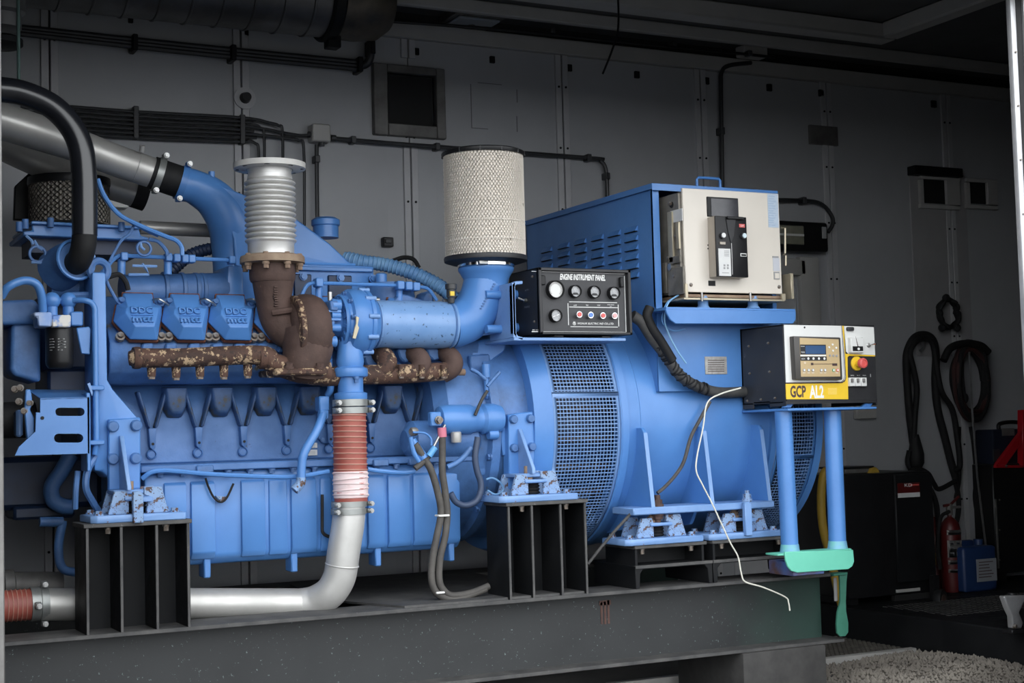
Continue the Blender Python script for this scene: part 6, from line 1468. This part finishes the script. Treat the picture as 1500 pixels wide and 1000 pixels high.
MB().rect(1363,810,1371,828,6.28-r-.002,.02).build('yellow_mark', yel2, fe2); c_ = P(1365,836,6.28-r); MB().cyl((c_.x,c_.y-.004,c_.z),(c_.x,c_.y+.02,c_.z),.02,n=16).build('yellow_seal', yel2, fe2)
jc = thing('jerry_can', 'blue plastic canister with a white label on the raised floor', 'canister', P(1436,862,6.0))
JY = 6.0; a, b = P(1412,830,JY).x, P(1461,830,JY).x; zt = P(1436,800,JY).z
MB().box(a,b,JY,JY+.18,PLZ,zt).build('canister_body', bluej, jc, bevel=.018, seg=3)
MB().box(a+.03,b-.09,JY+.07,JY+.11,zt-.005,zt+.03).build('handle', bluej, jc, bevel=.01, seg=2); MB().cyl((b-.04,JY+.09,zt),(b-.04,JY+.09,zt+.03),.025,n=16).build('cap', bluej, jc)
l_ = MB().rect(1431,818,1460,851,JY-.003,.005).build('label', mat('grey_white_label',(.24,.25,.27),None,5,.6), jc)
mb = MB()
for k in range(6): mb.rect(1434,822+k*4.4,1434+random.uniform(14,22),823.4+k*4.4,JY-.0036,.001)
mb.build('label_print', ink, l_)
# dark cabinet at the right edge, blue tool case and red stand on it
KY = 6.26; kx0 = P(1458,780,KY).x; KB = 6.42
kb = thing('equipment_cabinet', 'black equipment cabinet at the right edge with small screws', 'cabinet', P(1470,870,KY))
MB().box(kx0, kx0+.75, KY, KB, PLZ+.05, P(1470,679,KY).z).build('cabinet_body', blackp, kb, bevel=.006)
MB().box(P(1459,780,KY).x, P(1461,780,KY).x, KY-.006, KY, PLZ+.08, P(1470,730,KY).z).build('door_edge', frame_m, kb)
for y in (732,776,820): c = P(1464,y,KY); MB().bolt((c.x,KY,c.z),(0,-1,0),.004,.005).build('screw', bolts, kb)
for x in (kx0+.05, kx0+.68): MB().box(x-.03,x+.03,KY+.01,KB-.01,PLZ,PLZ+.05).build('foot', blackp, kb)
tk = thing('tool_case', 'dark blue tool case with carry handle on the right black cabinet', 'tool case', P(1475,680,6.28))
MB().rect(1455,628,1505,679,6.28,.14).build('case_body', mat('dark_blue_case',(.006,.01,.022),(.009,.014,.028),6,.5), tk, bevel=.012, seg=2)
MB().tube([P(1463,630,6.34),P(1464,621,6.34),P(1480,618,6.34),P(1497,620,6.34),P(1499,629,6.34)],.012,10).build('handle', blackp, tk); MB().rect(1456,658,1465,676,6.272,.01).build('latch', conduit, tk); MB().rect(1469,627,1486,638,6.272,.01).build('badge', frame_m, tk)
rsn = thing('red_stand', 'red steel angle frame at the right edge, over the black cabinet', 'frame', P(1480,684,6.22))
MB().pprism([(1460,681),(1500,628),(1500,644),(1474,681)],6.24,.03).build('brace', reds, rsn, bevel=.003)
MB().pprism([(1460,681),(1520,681),(1520,685),(1460,685)],6.235,.05).build('rail', reds, rsn, bevel=.002)
MB().pprism([(1498,600),(1520,600),(1520,685),(1498,685)],6.235,.04).build('leg', reds, rsn, bevel=.002)
for a, b in ((1474,682.5),): c = P(a,b,6.235); MB().bolt((c.x,6.235,c.z),(0,-1,0),.006,.006).build('bolt', bolts, rsn)
sf = thing('jack_foot', 'shiny silver tapered foot at the lower right edge', 'support foot', P(1488,921,5.0))
SFY = 4.72
MB().loops([[P(a,b,SFY) for a, b in ((1471,873),(1503,871),(1502,880),(1494,897),(1500,912),(1497,921),(1484,921),(1483,903),(1477,890))],[P(a,b,SFY)+V(.0,.035,0) for a, b in ((1471,873),(1503,871),(1502,880),(1494,897),(1500,912),(1497,921),(1484,921),(1483,903),(1477,890))]]).build('foot_casting', cast_alu, sf, bevel=.008, seg=3)
c = P(1488,917,SFY-.01); MB().bolt((c.x,SFY,c.z),(.3,-1,0),.008,.012).build('bolt', bolts, sf)
MB().cyl(P(1483,868,SFY+.03),P(1483,874,SFY+.03),.02,n=14).build('foot_pin', blackp, sf)
c = P(1488,921,SFY+.03); MB().box(c.x-.05,c.x+.05,c.y-.03,c.y+.03,PLZ,c.z+.004).build('foot_pad', blackp, sf, bevel=.004)
# hanging cables on the board
def hang(name, pts, r, label, Y=6.44, m=blackm, cat='cable'):
    return pipe(name, pts, 2, Y, m, label, cat, r=r, n=10)
sc_ = thing('cable_coil', 'small coil of black cable high on the pale wall board', 'cable', P(1390,484,6.45))
rs = random.Random(9); cc_ = P(1389,459,6.44)
for k in range(3):
    rx, rz = .072+rs.uniform(-.008,.008), .078+rs.uniform(-.008,.008)
    MB().tube([V(cc_.x+math.cos(t)*rx,6.44+rs.uniform(-.02,.02),cc_.z+math.sin(t)*rz) for t in [i*2*math.pi/14 for i in range(15)]],.012,8,4).build('turn', blackm, sc_)
for a, b in ((1386,436),(1380,480),(1402,480)): c = P(a,b,6.42); MB().sph(c,.022,8).build('knot', blackm, sc_)
lc = thing('long_cable', 'long black cable doubled over a hook on the wall board', 'cable', P(1350,700,6.42))
MB().tube([P(a,b,6.44) for a, b in ((1338,650),(1332,600),(1328,540),(1329,515),(1338,496),(1352,490),(1366,497),(1371,520),(1370,560),(1374,600),(1384,640),(1394,680),(1402,705))],.022,10).build('strand', blackm, lc)
MB().tube([P(a,b,6.42) for a, b in ((1338,650),(1340,610),(1343,570),(1338,540),(1333,516),(1342,500),(1355,495),(1367,505),(1373,545),(1380,575),(1395,600),(1402,640),(1406,680),(1398,690))],.017,10).build('strand', blackm, lc)
c = P(1342,665,6.42); MB().loops([[c+V(math.cos(t)*k*1.1,math.sin(t)*k,z) for t in [i*2*math.pi/10 for i in range(10)]] for k, z in ((.018,.11),(.03,.06),(.042,0),(.04,-.05),(.02,-.09))]).build('plug_end', blackm, lc)
MB().tube([P(a,b,6.38) for a, b in ((1332,660),(1330,680),(1345,700),(1362,715),(1372,740),(1376,775),(1390,780),(1402,760),(1404,730),(1398,700))],.014,8).build('tail', blackm, lc)
MB().tube([P(a,b,6.36) for a, b in ((1325,697),(1340,687),(1358,692),(1368,708),(1376,716),(1400,704))],.014,8).build('tail', blackm, lc)
hk = MB().tube([P(1352,500,6.5),P(1352,502,6.43),P(1352,510,6.42),P(1348,514,6.42)],.009,8).build('wall_hook', steel, None, label='small steel hook under the doubled cable on the wall board', cat='hook')
bc = thing('cable_coil', 'big hanging coil of dark red and black welding cable', 'cable', P(1418,615,6.42))
cc_ = P(1417,558,6.42)
for k in range(6):
    rx, rz = .115+rs.uniform(-.022,.02), .205+rs.uniform(-.03,.02); oy = 6.40+rs.uniform(-.03,.03)
    MB().tube([V(cc_.x+math.cos(t)*rx+rs.uniform(-.006,.006),oy,cc_.z+math.sin(t)*rz+rs.uniform(-.006,.006)) for t in [i*2*math.pi/16 for i in range(17)]],.014,8,4).build('turn', blackm if k % 3 else mat('dark_red_cable',(.05,.014,.012),(.03,.012,.012),9,.6) if k == 0 else bpy.data.materials['dark_red_cable'], bc)
MB().tube([P(a,b,6.36) for a, b in ((1382,528),(1392,510),(1412,503),(1436,506),(1448,516))],.022,10).build('top_bundle', blackm, bc)
MB().tube([P(a,b,6.40) for a, b in ((1410,512),(1410,550),(1413,580))],.009,8).build('loose_end', blackm, bc); MB().sph(P(1414,583,6.40),.018,8,1.6).build('cable_lug', blackm, bc)
hang('hanging_cable', [(1422,625),(1426,650),(1430,700),(1428,730),(1436,780)], .012, 'black cable hanging down from the big coil to the floor')
hang('hanging_cable', [(1405,625),(1404,660),(1405,700),(1400,730)], .012, 'short dark cable tail below the big coil, left strand')
pipe('steel_rod', [(1420,515),(1424,600),(1432,700),(1444,800),(1452,860)], 1, 6.3, steel, 'thin shiny steel rod leaning diagonally in front of the back wall', 'rod', r=.006, sm=False)
